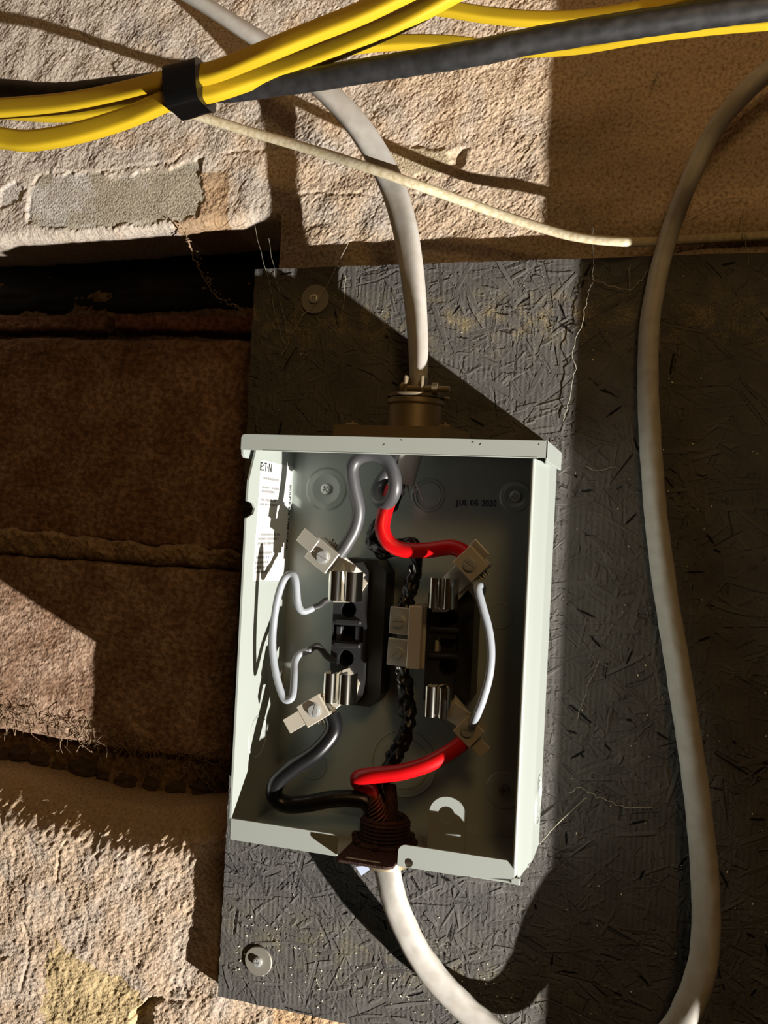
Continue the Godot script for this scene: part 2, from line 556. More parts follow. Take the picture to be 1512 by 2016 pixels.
func work_lamp(at: Vector3, energy: float):
	var aim := Vector3(0.1, 0.15, 0.0)
	var t := thing("work_lamp", "black battery work lamp on a stand aimed at the meter box", "lamp", Vector3(at.x, -1.5, at.z))
	var dir := (aim - at).normalized()
	var xf := Transform3D(Basis.looking_at(dir), at)
	var turned := xf * Transform3D(Basis(Vector3.RIGHT, PI / 2), Vector3.ZERO)      # +y of the lathe points backwards
	var mb := MB.new()
	lathe(mb, [Vector2(0.0, 0.075), Vector2(0.012, 0.075), Vector2(0.016, 0.03), Vector2(0.024, 0.006), Vector2(0.024, 0.0), Vector2(0.021, 0.0), Vector2(0.019, 0.004)], turned * Transform3D(Basis.IDENTITY, Vector3(0, 0.012, 0)), 32)
	part("housing", mb, M.lamp_body, t)
	mb = MB.new()
	lathe(mb, [Vector2(0.019, 0.0), Vector2(0.0, -0.001)], turned * Transform3D(Basis.IDENTITY, Vector3(0, 0.0145, 0)), 32)
	var glow := mat(Color(1, 1, 1), 0.4)
	glow.emission_enabled = true; glow.emission = Color(1, 0.98, 0.95); glow.emission_energy_multiplier = 3.0
	part("lens", mb, glow, t)
	mb = MB.new()
	tube(mb, [at - dir * 0.05 + Vector3(0, -0.03, 0), Vector3(at.x - dir.x * 0.05, -1.1, at.z - dir.z * 0.05), Vector3(at.x - dir.x * 0.05, -1.49, at.z - dir.z * 0.05)], 0.009)
	lathe(mb, [Vector2(0, 0.02), Vector2(0.11, 0.014), Vector2(0.115, 0.0), Vector2(0, 0)], Transform3D(Basis.IDENTITY, Vector3(at.x - dir.x * 0.05, -1.5, at.z - dir.z * 0.05)), 40)
	part("stand", mb, M.lamp_body, t)
	var l := SpotLight3D.new()
	l.name = "work_lamp_light"
	l.light_color = Color(1.0, 0.975, 0.94)
	l.light_energy = energy
	l.light_size = 0.012
	l.spot_range = 8.0; l.spot_attenuation = 2.0; l.spot_angle = 24.0; l.spot_angle_attenuation = 0.3
	l.shadow_enabled = true
	t.add_child(l)
	l.global_transform = Transform3D(Basis.looking_at(dir), at)

func fill_lamp(at: Vector3, energy: float):  # unseen warm globe added as fill light, sized to keep its shadows soft
	var t := thing("fill_globe", "unseen warm globe added as a soft fill light", "fill lamp", at + Vector3(0, 0.23, 0))
	var mb := MB.new()
	var globe := []
	for k in 17: globe.append(Vector2(sin(PI * k / 16.0) * 0.1, -cos(PI * k / 16.0) * 0.1))
	lathe(mb, globe, Transform3D(Basis.IDENTITY, at), 40)
	var glow := mat(Color(1, 0.9, 0.7), 0.4)
	glow.emission_enabled = true; glow.emission = Color(1, 0.8, 0.5); glow.emission_energy_multiplier = 1.0
	part("globe", mb, glow, t)
	mb = MB.new()
	lathe(mb, [Vector2(0, 0.098), Vector2(0.035, 0.098), Vector2(0.03, 0.125), Vector2(0.004, 0.13), Vector2(0.004, 0.23), Vector2(0, 0.23)], Transform3D(Basis.IDENTITY, at), 24)
	part("socket", mb, M.lamp_body, t)
	var l := OmniLight3D.new()
	l.name = "fill_light"
	l.light_color = Color(1.0, 0.815, 0.55)
	l.light_energy = energy
	l.light_size = 0.098
	l.omni_range = 8.0; l.omni_attenuation = 2.0
	l.shadow_enabled = true
	t.add_child(l)
	l.global_position = at

func room():
	for e in [["floor", Vector3(-1.9, -1.6, -0.3), Vector3(2.7, -1.5, 3.1), "concrete"], ["ceiling", Vector3(-1.9, 0.95, -0.3), Vector3(2.7, 1.05, 3.1), "joist"],
			["wall_left", Vector3(-1.9, -1.5, -0.3), Vector3(-1.8, 0.95, 3.1), "plaster"], ["wall_right", Vector3(2.6, -1.5, -0.3), Vector3(2.7, 0.95, 3.1), "plaster"],
			["wall_front", Vector3(-1.8, -1.5, 3.0), Vector3(2.6, 0.95, 3.1), "plaster"]]:
		var mb := MB.new()
		span(mb, e[1], e[2], 0.002)
		struct_mesh(e[0], mb, M[e[3]])

func poly_y(pts: Array, x: float) -> float:
	for k in range(pts.size() - 1):
		var a: Vector2 = pts[k]
		var b: Vector2 = pts[k + 1]
		if x <= b.x or k == pts.size() - 2:
			return lerpf(a.y, b.y, clampf((x - a.x) / maxf(b.x - a.x, 1e-5), 0.0, 1.0))
	return 0.0

func v2(p: Vector3) -> Vector2: return Vector2(p.x, p.y)

func stone_wall():
	var wall := Node3D.new()
	wall.name = "wall_back"
	add_child(wall)
	wall.set_meta("kind", "structure")
	# solid masonry behind the faced stones
	var mb := MB.new()
	span(mb, Vector3(-1.8, -1.5, -0.3), Vector3(2.6, 0.95, -0.13), 0.002)
	struct_mesh("masonry_core", mb, M.plaster, wall)
	mb = MB.new()
	span(mb, Vector3(0.45, -1.5, -0.13), Vector3(2.6, 0.95, -0.02), 0.002)
	span(mb, Vector3(-1.8, -1.5, -0.13), Vector3(-0.62, 0.95, -0.02), 0.002)
	span(mb, Vector3(-0.62, 0.78, -0.13), Vector3(0.45, 0.95, -0.02), 0.002)
	span(mb, Vector3(-0.62, -1.5, -0.13), Vector3(0.45, -0.45, -0.02), 0.002)
	struct_mesh("plain_masonry", mb, M.plaster, wall)
	var fine := noise(1, 0.55)        # per millimetre
	var mid := noise(2, 0.16, 2)
	var big := noise(3, 0.022, 2)
	var warp := noise(4, 0.055, 3)
	# places where the render has flaked off, in x and y
	var flake_a := PackedVector2Array([Vector2(-0.2673, 0.47), Vector2(-0.2666, 0.5005), Vector2(-0.258, 0.5134), Vector2(-0.203, 0.5109), Vector2(-0.1877, 0.5057), Vector2(-0.125, 0.5113), Vector2(-0.0995, 0.5173), Vector2(-0.1023, 0.5006), Vector2(-0.0965, 0.4813), Vector2(-0.1037, 0.469), Vector2(-0.1437, 0.4645), Vector2(-0.2331, 0.4632)])
	var flake_b := PackedVector2Array([Vector2(0.0551, 0.5152), Vector2(0.0748, 0.5158), Vector2(0.1093, 0.5076), Vector2(0.1086, 0.4979), Vector2(0.1034, 0.4904), Vector2(0.0759, 0.494), Vector2(0.0551, 0.4993)])
	var flake_c := PackedVector2Array([Vector2(-0.2985, 0.5009), Vector2(-0.2829, 0.5077), Vector2(-0.2719, 0.5007), Vector2(-0.2774, 0.4885), Vector2(-0.2975, 0.4859)])
	var pit := Vector2(0.1155, 0.5033)
	var cracks := [[Vector2(-0.2666, 0.6676), Vector2(-0.2416, 0.6424), Vector2(-0.2074, 0.6234), Vector2(-0.2019, 0.6162), Vector2(-0.1845, 0.5927)], [Vector2(-0.2569, 0.5133), Vector2(-0.1881, 0.5109), Vector2(-0.1759, 0.5136), Vector2(-0.1252, 0.5156), Vector2(-0.1185, 0.522)], [Vector2(-0.2673, 0.47), Vector2(-0.2676, 0.5005), Vector2(-0.2569, 0.5133)], [Vector2(-0.0251, 0.4817), Vector2(0.0096, 0.4826), Vector2(0.0604, 0.4767), Vector2(0.1168, 0.4768)], [Vector2(-0.0812, 0.5203), Vector2(-0.0539, 0.5202), Vector2(-0.0271, 0.52)]]
	var crack_depth := func(x: float, y: float, list: Array, wide: float) -> float:
		var best := 0.0
		var p := Vector2(x + 0.002 * warp.get_noise_2d(x * 1000.0, y * 1000.0 + 77.0), y + 0.002 * warp.get_noise_2d(x * 1000.0 + 55.0, y * 1000.0))
		for c in list:
			for k in range(c.size() - 1):
				var q := Geometry2D.get_closest_point_to_segment(p, c[k], c[k + 1])
				best = maxf(best, 1.0 - q.distance_to(p) / wide)
		return best
	var stucco := func(x: float, y: float) -> float:
		var X := x * 1000.0
		var Y := y * 1000.0
		return 0.00055 * fine.get_noise_2d(X * 0.8, Y * 0.8) + 0.00045 * mid.get_noise_2d(X, Y) + 0.0018 * big.get_noise_2d(X, Y)
	var up_z := func(x: float, y: float) -> float:
		var z: float = ZW + stucco.call(x, y)
		var p := Vector2(x + 0.0035 * warp.get_noise_2d(x * 1000.0, y * 1000.0), y + 0.0035 * warp.get_noise_2d(x * 1000.0 + 400.0, y * 1000.0))
		if Geometry2D.is_point_in_polygon(p, flake_a): z = ZW - 0.0013 + 0.25 * stucco.call(x, y)
		elif Geometry2D.is_point_in_polygon(p, flake_b): z = ZW + 0.0012 + 0.2 * stucco.call(x, y)
		elif Geometry2D.is_point_in_polygon(p, flake_c): z = ZW - 0.0015 + 0.3 * stucco.call(x, y)
		z -= 0.005 * maxf(0.0, 1.0 - p.distance_to(pit) / 0.009)
		z -= 0.0013 * crack_depth.call(x, y, cracks, 0.0015)
		return z
	var up_c := func(x: float, y: float) -> Color:
		var p := Vector2(x + 0.0035 * warp.get_noise_2d(x * 1000.0, y * 1000.0), y + 0.0035 * warp.get_noise_2d(x * 1000.0 + 400.0, y * 1000.0))
		var b := big.get_noise_2d(x * 1000.0 + 700.0, y * 1000.0)
		var c := Color(0.62, 0.50, 0.38).lerp(Color(0.58, 0.52, 0.46), clampf(0.5 - x * 4.0 + b * 1.2, 0.0, 1.0))
		if Geometry2D.is_point_in_polygon(p, flake_a):
			c = Color(0.44, 0.41, 0.34).lerp(Color(0.60, 0.59, 0.58), clampf((-0.20 - x) * 14.0 + b * 2.0, 0.0, 1.0))
		elif Geometry2D.is_point_in_polygon(p, flake_b): c = Color(0.58, 0.50, 0.36)
		elif Geometry2D.is_point_in_polygon(p, flake_c): c = Color(0.6, 0.58, 0.56)
		elif x < -0.075 and x > -0.125 and y < 0.505: c = c.lerp(Color(0.42, 0.27, 0.14), 0.75)
		return c
	var nich := [Vector2(-0.7269, 0.4569), Vector2(-0.2954, 0.4541), Vector2(-0.1676, 0.4577), Vector2(-0.0962, 0.4594), Vector2(-0.0596, 0.4607), Vector2(-0.0275, 0.4609)]
	var xj: float = Vector2(-0.0265, 0.4428).x
	mb = MB.new()
	rough(mb, -0.63, xj, 0.0015, func(x): return poly_y(nich, x) + 0.0015 * warp.get_noise_2d(x * 500.0, 3.0), func(_x): return 0.79, up_z, up_c, {"roll_bottom": 0.011, "deep": 0.12})
	struct_mesh("sandstone_block", mb, M.stone, wall)
	mb = MB.new()
	rough(mb, xj, 0.46, 0.0012, func(_x): return 0.33, func(_x): return 0.79, up_z, up_c, {"roll_left": 0.0, "deep": 0.1})
	span(mb, Vector3(xj, 0.33, -0.13), Vector3(xj + 0.02, 0.455, ZW - 0.004), 0.001)
	struct_mesh("sandstone_block", mb, M.stone, wall)
	# lower stones: the top edge is worn round, falling back to the bricks
	var ledge := [Vector2(-0.7377, -0.0343), Vector2(-0.2932, -0.0221), Vector2(-0.2326, -0.0274), Vector2(-0.1821, -0.0325), Vector2(-0.119, -0.0303), Vector2(-0.0541, -0.0165), Vector2(0.0231, -0.0121)]
	var spot_p := PackedVector2Array([Vector2(-0.2081, -0.223), Vector2(-0.2101, -0.1675), Vector2(-0.2004, -0.1442), Vector2(-0.1796, -0.1577), Vector2(-0.1524, -0.1612), Vector2(-0.1253, -0.1708), Vector2(-0.1129, -0.1809), Vector2(-0.1279, -0.2068)])
	var hollow := PackedVector2Array([Vector2(-0.1272, -0.2192), Vector2(-0.1233, -0.1892), Vector2(-0.1107, -0.1768), Vector2(-0.0946, -0.1733), Vector2(-0.1056, -0.1837), Vector2(-0.1075, -0.2151)])
	var cracks2 := [[Vector2(-0.1957, -0.0575), Vector2(-0.2022, -0.0757), Vector2(-0.2025, -0.0951)], [Vector2(-0.2325, -0.1368), Vector2(-0.2259, -0.1595), Vector2(-0.2289, -0.1774), Vector2(-0.233, -0.1933)], [Vector2(-0.0817, -0.1544), Vector2(-0.074, -0.1693)], [Vector2(-0.1061, -0.1759), Vector2(-0.0692, -0.1725)], [Vector2(-0.2553, -0.1691), Vector2(-0.2477, -0.1664)]]
	var low_z := func(x: float, y: float) -> float:
		var X := x * 1000.0
		var Y := y * 1000.0
		var z: float = ZW + 1.1 * stucco.call(x, y) + 0.0006 * mid.get_noise_2d(X * 1.1, Y * 0.45) - 0.0022 * maxf(0.0, mid.get_noise_2d(X * 0.7 + 90.0, Y * 0.6) - 0.42)
		var p := Vector2(x + 0.003 * warp.get_noise_2d(X, Y), y + 0.003 * warp.get_noise_2d(X + 400.0, Y))
		if Geometry2D.is_point_in_polygon(p, hollow): z -= 0.02
		var d := poly_y(ledge, x) - y
		var e := clampf(1.0 - d / (0.036 + 0.008 * warp.get_noise_2d(X * 0.8, Y * 0.8)), 0.0, 1.0)
		z -= 0.036 * e * e - e * (1.0 - e) * 0.006 * mid.get_noise_2d(X * 1.2, Y * 1.2)
		z -= 0.0017 * crack_depth.call(x, y, cracks2, 0.0016)
		return z
	var low_c := func(x: float, y: float) -> Color:
		var p := Vector2(x + 0.006 * warp.get_noise_2d(x * 1000.0, y * 1000.0), y + 0.006 * warp.get_noise_2d(x * 1000.0 + 400.0, y * 1000.0))
		var b := big.get_noise_2d(x * 1000.0 + 700.0, y * 1000.0)
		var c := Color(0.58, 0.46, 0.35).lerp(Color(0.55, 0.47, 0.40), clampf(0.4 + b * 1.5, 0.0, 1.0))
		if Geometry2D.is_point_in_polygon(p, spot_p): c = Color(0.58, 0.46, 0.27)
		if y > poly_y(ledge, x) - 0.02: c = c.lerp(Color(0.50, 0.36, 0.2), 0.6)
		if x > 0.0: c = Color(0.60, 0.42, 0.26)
		return c
	mb = MB.new()
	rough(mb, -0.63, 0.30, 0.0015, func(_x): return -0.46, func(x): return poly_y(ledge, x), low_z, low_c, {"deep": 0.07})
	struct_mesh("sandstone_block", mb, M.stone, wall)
	# recess: mortar bed, bricks, a thin course and a dark beam above
	mb = MB.new()
	rough(mb, -0.63, 0.02, 0.003, func(_x): return -0.07, func(_x): return 0.45, func(x, y): return ZB - 0.014 + 3.0 * stucco.call(x, y), func(_x, _y): return Color(0.30, 0.22, 0.14), {})
	struct_mesh("mortar_bed", mb, M.brick, wall)
	var brick_face := func(s: float) -> Callable:
		return func(x: float, y: float) -> float:
			var X := x * 1000.0
			var Y := y * 1000.0
			return ZB + 0.0012 * big.get_noise_2d(X + s, Y) + 0.0006 * mid.get_noise_2d(X * 0.35 + s, Y * 1.6) + 0.00035 * fine.get_noise_2d(X, Y + s) - 0.0012 * maxf(0.0, mid.get_noise_2d(X * 2.1 + s, Y * 1.1) - 0.35)
	var edge := func(pts: Array, amp_: float, sd: float) -> Callable:
		return func(x): return poly_y(pts, x) + amp_ * warp.get_noise_2d(x * 420.0, sd)
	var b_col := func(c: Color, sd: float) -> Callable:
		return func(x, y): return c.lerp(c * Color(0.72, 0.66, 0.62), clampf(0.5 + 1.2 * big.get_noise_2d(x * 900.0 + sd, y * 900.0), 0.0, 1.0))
	var specs := [
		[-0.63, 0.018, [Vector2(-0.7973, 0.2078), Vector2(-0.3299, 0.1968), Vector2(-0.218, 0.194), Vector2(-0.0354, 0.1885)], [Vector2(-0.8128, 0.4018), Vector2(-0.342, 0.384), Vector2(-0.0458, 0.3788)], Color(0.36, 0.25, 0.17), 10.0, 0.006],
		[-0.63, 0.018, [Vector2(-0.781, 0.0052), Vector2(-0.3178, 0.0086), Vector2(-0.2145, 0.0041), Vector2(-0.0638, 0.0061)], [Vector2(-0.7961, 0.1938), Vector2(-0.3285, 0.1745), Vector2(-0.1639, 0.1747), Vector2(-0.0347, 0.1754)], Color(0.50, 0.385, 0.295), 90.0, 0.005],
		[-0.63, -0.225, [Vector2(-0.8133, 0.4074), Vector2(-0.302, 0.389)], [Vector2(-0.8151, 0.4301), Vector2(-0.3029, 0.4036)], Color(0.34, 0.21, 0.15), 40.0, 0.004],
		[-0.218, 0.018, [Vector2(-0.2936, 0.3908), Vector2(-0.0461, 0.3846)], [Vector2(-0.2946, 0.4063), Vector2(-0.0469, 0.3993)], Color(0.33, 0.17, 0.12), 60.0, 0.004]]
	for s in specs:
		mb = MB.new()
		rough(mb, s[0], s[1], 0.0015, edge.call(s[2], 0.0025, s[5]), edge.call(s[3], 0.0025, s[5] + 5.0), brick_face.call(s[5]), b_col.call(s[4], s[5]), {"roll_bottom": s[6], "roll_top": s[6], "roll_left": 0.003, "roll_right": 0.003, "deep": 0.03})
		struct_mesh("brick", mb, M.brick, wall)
	# mortar that has squeezed out between the bricks
	mb = MB.new()
	rough(mb, -0.63, 0.018, 0.002, edge.call([Vector2(-0.7961, 0.1927), Vector2(-0.3284, 0.1735), Vector2(-0.1638, 0.1737), Vector2(-0.0346, 0.1745)], 0.002, 7.0), edge.call([Vector2(-0.7973, 0.2078), Vector2(-0.3301, 0.1998), Vector2(-0.2958, 0.2005), Vector2(-0.2563, 0.1957), Vector2(-0.0356, 0.1921)], 0.007, 8.0), func(x, y): return ZB + 0.004 + 3.0 * stucco.call(x, y), func(_x, _y): return Color(0.42, 0.33, 0.22), {"roll_bottom": 0.01, "roll_top": 0.005, "deep": 0.02})
	struct_mesh("mortar_joint", mb, M.brick, wall)
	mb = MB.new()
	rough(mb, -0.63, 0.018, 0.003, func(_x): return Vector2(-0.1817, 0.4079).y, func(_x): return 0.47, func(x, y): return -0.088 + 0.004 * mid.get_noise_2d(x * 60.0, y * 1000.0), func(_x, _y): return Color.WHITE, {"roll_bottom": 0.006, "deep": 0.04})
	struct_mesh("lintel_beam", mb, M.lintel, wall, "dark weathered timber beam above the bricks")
	# loose rubble in the gap under the bricks
	var rng := RandomNumberGenerator.new()
	rng.seed = 12
	for k in 26:
		var fx := -0.60 + k * 0.0245 + rng.randf_range(-0.008, 0.008)
		var rad := rng.randf_range(0.006, 0.011)
		var yy: float = poly_y(ledge, fx) + rad * rng.randf_range(0.1, 0.7)
		mb = MB.new()
		lump(mb, Vector3(fx, yy, -0.094), Vector3(rad * 1.3, rad * 0.9, rad), k)
		struct_mesh("rubble_stone", mb, M.brick_dark, wall)

# irregular stone
func lump(mb: MB, c: Vector3, r: Vector3, seed_: int):
	var nz := noise(seed_ + 100, 0.9, 2)
	var rows := 9
	var seg := 14
	var pts := []
	for j in rows + 1:
		for i in seg:
			var a := PI * j / rows
			var b := TAU * i / seg
			var d := Vector3(sin(a) * cos(b), cos(a), sin(a) * sin(b))
			pts.append(c + d * r * (1.0 + 0.45 * nz.get_noise_3dv(d * 1.4)))
	for j in rows:
		for i in seg:
			var q := [pts[j * seg + i], pts[j * seg + (i + 1) % seg], pts[(j + 1) * seg + (i + 1) % seg], pts[(j + 1) * seg + i]]
			var nn: Vector3 = (q[2] - q[0]).cross(q[3] - q[1]).normalized()
			if nn.dot(q[0] + q[2] - 2.0 * c) < 0.0: nn = -nn
			mb.flat(q, nn)

func board():
	var mb := MB.new()
	var x0 := -0.0405
	var x1 := 0.412
	var y0 := -0.1545
	var y1 := 0.4185
	var nz := noise(8, 0.2, 3)
	var rows := 140
	for face in 2:
		var f := mb.v.size()
		var z := 0.0 if face == 0 else -0.0135
		for j in rows + 1:
			var y := lerpf(y0, y1, float(j) / rows)
			var jit := 0.0009 * nz.get_noise_2d(y * 1000.0, 0.0)
			var yt := 0.0
			for i in 41:
				var x := lerpf(x0 + jit, x1, i / 40.0)
				yt = 0.0007 * nz.get_noise_2d(x * 1000.0, 40.0) if j == rows or j == 0 else 0.0
				mb.vert(Vector3(x, y + yt, z), Vector3(0, 0, 1 if face == 0 else -1), Vector2((x - x0) / 0.4525, (y1 - y) / 0.579))
		for j in rows:
			for i in 40:
				mb.quad(f + j * 41 + i, f + j * 41 + i + 1, f + (j + 1) * 41 + i + 1, f + (j + 1) * 41 + i)
	var nb := (rows + 1) * 41
	for j in rows:
		for e in [[0, Vector3(-1, 0, 0)], [40, Vector3(1, 0, 0)]]:
			mb.flat([mb.v[j * 41 + e[0]], mb.v[(j + 1) * 41 + e[0]], mb.v[nb + (j + 1) * 41 + e[0]], mb.v[nb + j * 41 + e[0]]], e[1])
	for i in 40:
		for e in [[0, Vector3(0, -1, 0)], [rows, Vector3(0, 1, 0)]]:
			mb.flat([mb.v[e[0] * 41 + i], mb.v[e[0] * 41 + i + 1], mb.v[nb + e[0] * 41 + i + 1], mb.v[nb + e[0] * 41 + i]], e[1])
	single("backing_board", mb, strand_board_material(), "black painted strand board fixed to the stone wall behind the meter box", "board")
	for e in [[Vector3(0.0119, 0.3932, 0), "dull washer and screw at the top left of the black board", 0.7], [Vector3(-0.0073, -0.1204, 0), "grey washer and screw at the bottom left of the black board", 0.2]]:
		var t := thing("fender_washer", e[1], "washer", e[0], "washers holding the board")
		mb = MB.new()
		var xf := Transform3D(Basis(Vector3.RIGHT, PI / 2), e[0])
		lathe(mb, [Vector2(0.0025, 0.0004), Vector2(0.0025, 0.0018), Vector2(0.0108, 0.0018), Vector2(0.0113, 0.0013), Vector2(0.0113, 0.0002)], xf, 48)
		part("washer", mb, M.washer, t)
		mb = MB.new()
		screw_head(mb, 0.0036, 0.0026, true, e[2], Transform3D(Basis.IDENTITY, e[0] + Vector3(0, 0, 0.0017)))
		part("screw", mb, M.zinc, t)

func post():  # unseen post, added to cast the shadow over the right of the board
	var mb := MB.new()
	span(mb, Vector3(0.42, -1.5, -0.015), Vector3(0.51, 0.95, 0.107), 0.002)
	single("added_shadow_post", mb, M.timber, "unseen post added to shade the right side of the black board", "post")

# ---------------------------------------------------------------- meter box
func ring(mb: MB, c: Vector3, r: float, w := 0.0008, h := 0.0006, bs := Basis(Vector3.RIGHT, PI / 2), from := 0.0, to := TAU):
	lathe(mb, [Vector2(r - w, 0), Vector2(r - w * 0.4, h), Vector2(r + w * 0.4, h), Vector2(r + w, 0)], Transform3D(bs, c), 48, from, to)

func round_rect(a: Vector2, b: Vector2, r: Array) -> PackedVector2Array:
	var o := PackedVector2Array()       # corners: lower left, lower right, upper right, upper left
	o.append_array(arc2(a + Vector2(r[0], r[0]), r[0], PI, PI * 1.5, 6))
	o.append_array(arc2(Vector2(b.x - r[1], a.y + r[1]), r[1], PI * 1.5, TAU, 6))
	o.append_array(arc2(b - Vector2(r[2], r[2]), r[2], 0, PI / 2, 6))
	o.append_array(arc2(Vector2(a.x + r[3], b.y - r[3]), r[3], PI / 2, PI, 6))
	return o

func text_part(called: String, txt: String, size: float, m: Material, parent: Node3D, xf: Transform3D, bold := false, squeeze := 1.0) -> MeshInstance3D:
	var t := TextMesh.new()
	var f := SystemFont.new()
	f.font_names = PackedStringArray(["Droid Sans"])
	if bold: f.font_weight = 700
	t.font = f
	t.text = txt; t.font_size = 32; t.pixel_size = size / 32.0; t.depth = 0.0002
	var o := MeshInstance3D.new()
	o.name = called
	o.mesh = t
	o.material_override = m
	parent.add_child(o, true)
	o.global_transform = xf * Transform3D(Basis.IDENTITY.scaled(Vector3(squeeze, 1, 1)), Vector3.ZERO)
	return o

func meter_box():
	var t := thing("meter_socket_box", "open grey painted steel meter box on the black board", "electrical box", Vector3(0.1015, 0, 0))
	var th := 0.0015
	var mb := MB.new()
	span(mb, Vector3(0, 0, 0.0002), Vector3(W, H, th), 0.0003)
	var zb := th
	# pressed bosses and knockouts
	var back := part("back_panel", mb, M.paint_in, t)
	for e in [[Vector3(0.1011, 0.0454, 0.0015), [0.0245, 0.0185, 0.0145]], [Vector3(0.03, 0.0357, 0.0015), [0.0105]], [Vector3(0.0953, 0.0911, 0.0015), [0.0125]], [Vector3(0.1098, 0.2451, 0.0015), [0.012, 0.0095]], [Vector3(0.1677, 0.1598, 0.0015), [0.009]]]:
		mb = MB.new()
		for r in e[1]: ring(mb, e[0], r)
		if e[1].size() == 3: lathe(mb, [Vector2(0.0185, 0.0007), Vector2(0, 0.0007)], Transform3D(Basis(Vector3.RIGHT, PI / 2), e[0]), 48)
		elif e[1].size() == 1: lathe(mb, [Vector2(e[1][0], 0.0004), Vector2(0, 0.0004)], Transform3D(Basis(Vector3.RIGHT, PI / 2), e[0]), 48)
		part("knockout", mb, M.paint_in, back)
	for e in [[Vector3(0.0295, 0.2466, 0.0015), 0.017, -0.0], [Vector3(0.1746, 0.2468, 0.0015), 0.0118, 0.0], [Vector3(0.1767, 0.0352, 0.0015), 0.014, 0.0]]:
		mb = MB.new()
		lathe(mb, [Vector2(e[1], 0.0), Vector2(e[1] * 0.9, 0.0009), Vector2(e[1] * 0.66, 0.0013), Vector2(0.005, 0.0006), Vector2(0, 0.0006)], Transform3D(Basis(Vector3.RIGHT, PI / 2), e[0]), 48)
		part("screw_boss", mb, M.paint_in, back)
	text_part("stamped_date", "JUL 06", 0.0062, M.ink, back, Transform3D(Basis(Vector3(0, 0, 1), 0.03), Vector3(0.1395, 0.2406, 0.0016)), true, 0.92)
	text_part("stamped_date", "2020", 0.0064, M.ink, back, Transform3D(Basis(Vector3(0, 0, 1), 0.03), Vector3(0.1557, 0.2409, 0.0016)), true, 0.78)
	# left side, its front edge cut away at the top and notched
	mb = MB.new()
	var o := PackedVector2Array()
	for p in [Vector3(0, 0.0, 0.0002), Vector3(0, 0.0, D), Vector3(0, 0.2216, 0.0799), Vector3(0, 0.2246, 0.0715), Vector3(0, 0.2289, 0.0695), Vector3(0, 0.2321, 0.0724), Vector3(0, 0.2336, 0.0801), Vector3(0, 0.2481, 0.0794), Vector3(0, 0.2719, 0.0713), Vector3(0, H - 0.0005, 0.070), Vector3(0, H - 0.0005, 0.0002)]:
		o.append(Vector2(p.z, p.y))
	o[2].x = D; o[6].x = D; o[7].x = D - 0.001
	extrude(mb, o, 0.0, th, Transform3D(Basis(Vector3(0, 0, 1), Vector3(0, 1, 0), Vector3(-1, 0, 0)), Vector3(th, 0, 0)))
	var left := part("side_wall", mb, M.paint, t)
	mb = MB.new()
	ring(mb, Vector3(0.0015, 0.0631, 0.0447), 0.015, 0.0008, 0.0005, Basis(Vector3(0, 0, 1), -PI / 2))
	part("knockout", mb, M.paint, left)
	# right side: straight, then folded slightly inwards towards the front
	mb = MB.new()
	var prof := PackedVector2Array([Vector2(W, 0.0002), Vector2(W, 0.038), Vector2(W - 0.0006, 0.041), Vector2(W - 0.0028, 0.062), Vector2(W - 0.0045, D - 0.0015), Vector2(W - 0.0058, D - 0.0002), Vector2(W - 0.0072, D - 0.0012)])
	var rp := PackedVector2Array()
	for k in prof.size(): rp.append(prof[prof.size() - 1 - k])
	strip(mb, rp, th, 0.0006, H - 0.0115)
	span(mb, Vector3(W - th, H - 0.013, 0.0002), Vector3(W, H - 0.0008, 0.060), 0.0003)
	var right := part("side_wall", mb, M.paint, t)
	mb = MB.new()
	span(mb, Vector3(W - 0.0075, 0.0, D - 0.003), Vector3(W - 0.0018, 0.0042, D), 0.0003)
	part("corner_tab", mb, M.paint, right)
	mb = MB.new()
	for r in [0.0165, 0.0125, 0.0085]: ring(mb, Vector3(W, 0.037, 0.0195), r, 0.0006, 0.0005, Basis(Vector3(0, 0, 1), -PI / 2), 0.0, TAU * (1.0 if r > 0.015 else 0.75))
	part("knockout", mb, M.paint, right)
	# lid
	mb = MB.new()
	span(mb, Vector3(-0.0045, H - th, 0.0002), Vector3(W + 0.003, H, D + 0.002), 0.0005)
	var lid := part("lid", mb, M.paint, t)
	mb = MB.new()
	var fo := round_rect(Vector2(-0.0045, H - 0.0108), Vector2(W + 0.003, H), [0.0005, 0.0005, 0.0005, 0.003])
	extrude(mb, fo, D + 0.0006, D + 0.0022)
	span(mb, Vector3(0.012, H - 0.0112, D + 0.0004), Vector3(W - 0.003, H - 0.0104, D + 0.0024), 0.0003)
	part("lid_flange", mb, M.paint, lid)
	for e in [[Vector3(0.0984, 0.2746, 0.085), 0.5], [Vector3(0.1105, 0.2779, 0.085), -0.6], [Vector3(0.1579, 0.2776, 0.085), 0.1], [Vector3(0.1629, 0.2764, 0.085), 0.9], [Vector3(0.2003, 0.2773, 0.085), 1.2]]:
		mb = MB.new()
		cbox(mb, Vector3(e[0].x, e[0].y, D + 0.0022), Vector3(0.0014, 0.0007, 0.0001), 0.00002, Basis(Vector3(0, 0, 1), e[1]))
		part("paint_chip", mb, M.rust, lid)
	mb = MB.new()
	span(mb, Vector3(W + 0.0016, H - 0.013, 0.0003), Vector3(W + 0.0031, H, D + 0.0022), 0.0004)
	part("lid_skirt", mb, M.paint, lid)
	mb = MB.new()
	var tb := PackedVector2Array([Vector2(D + 0.0018, H - 0.0106), Vector2(D + 0.0012, H - 0.014), Vector2(D - 0.002, H - 0.0162), Vector2(D - 0.014, H - 0.0162), Vector2(D - 0.017, H - 0.0135), Vector2(D - 0.017, H - 0.001), Vector2(D + 0.0018, H - 0.001)])
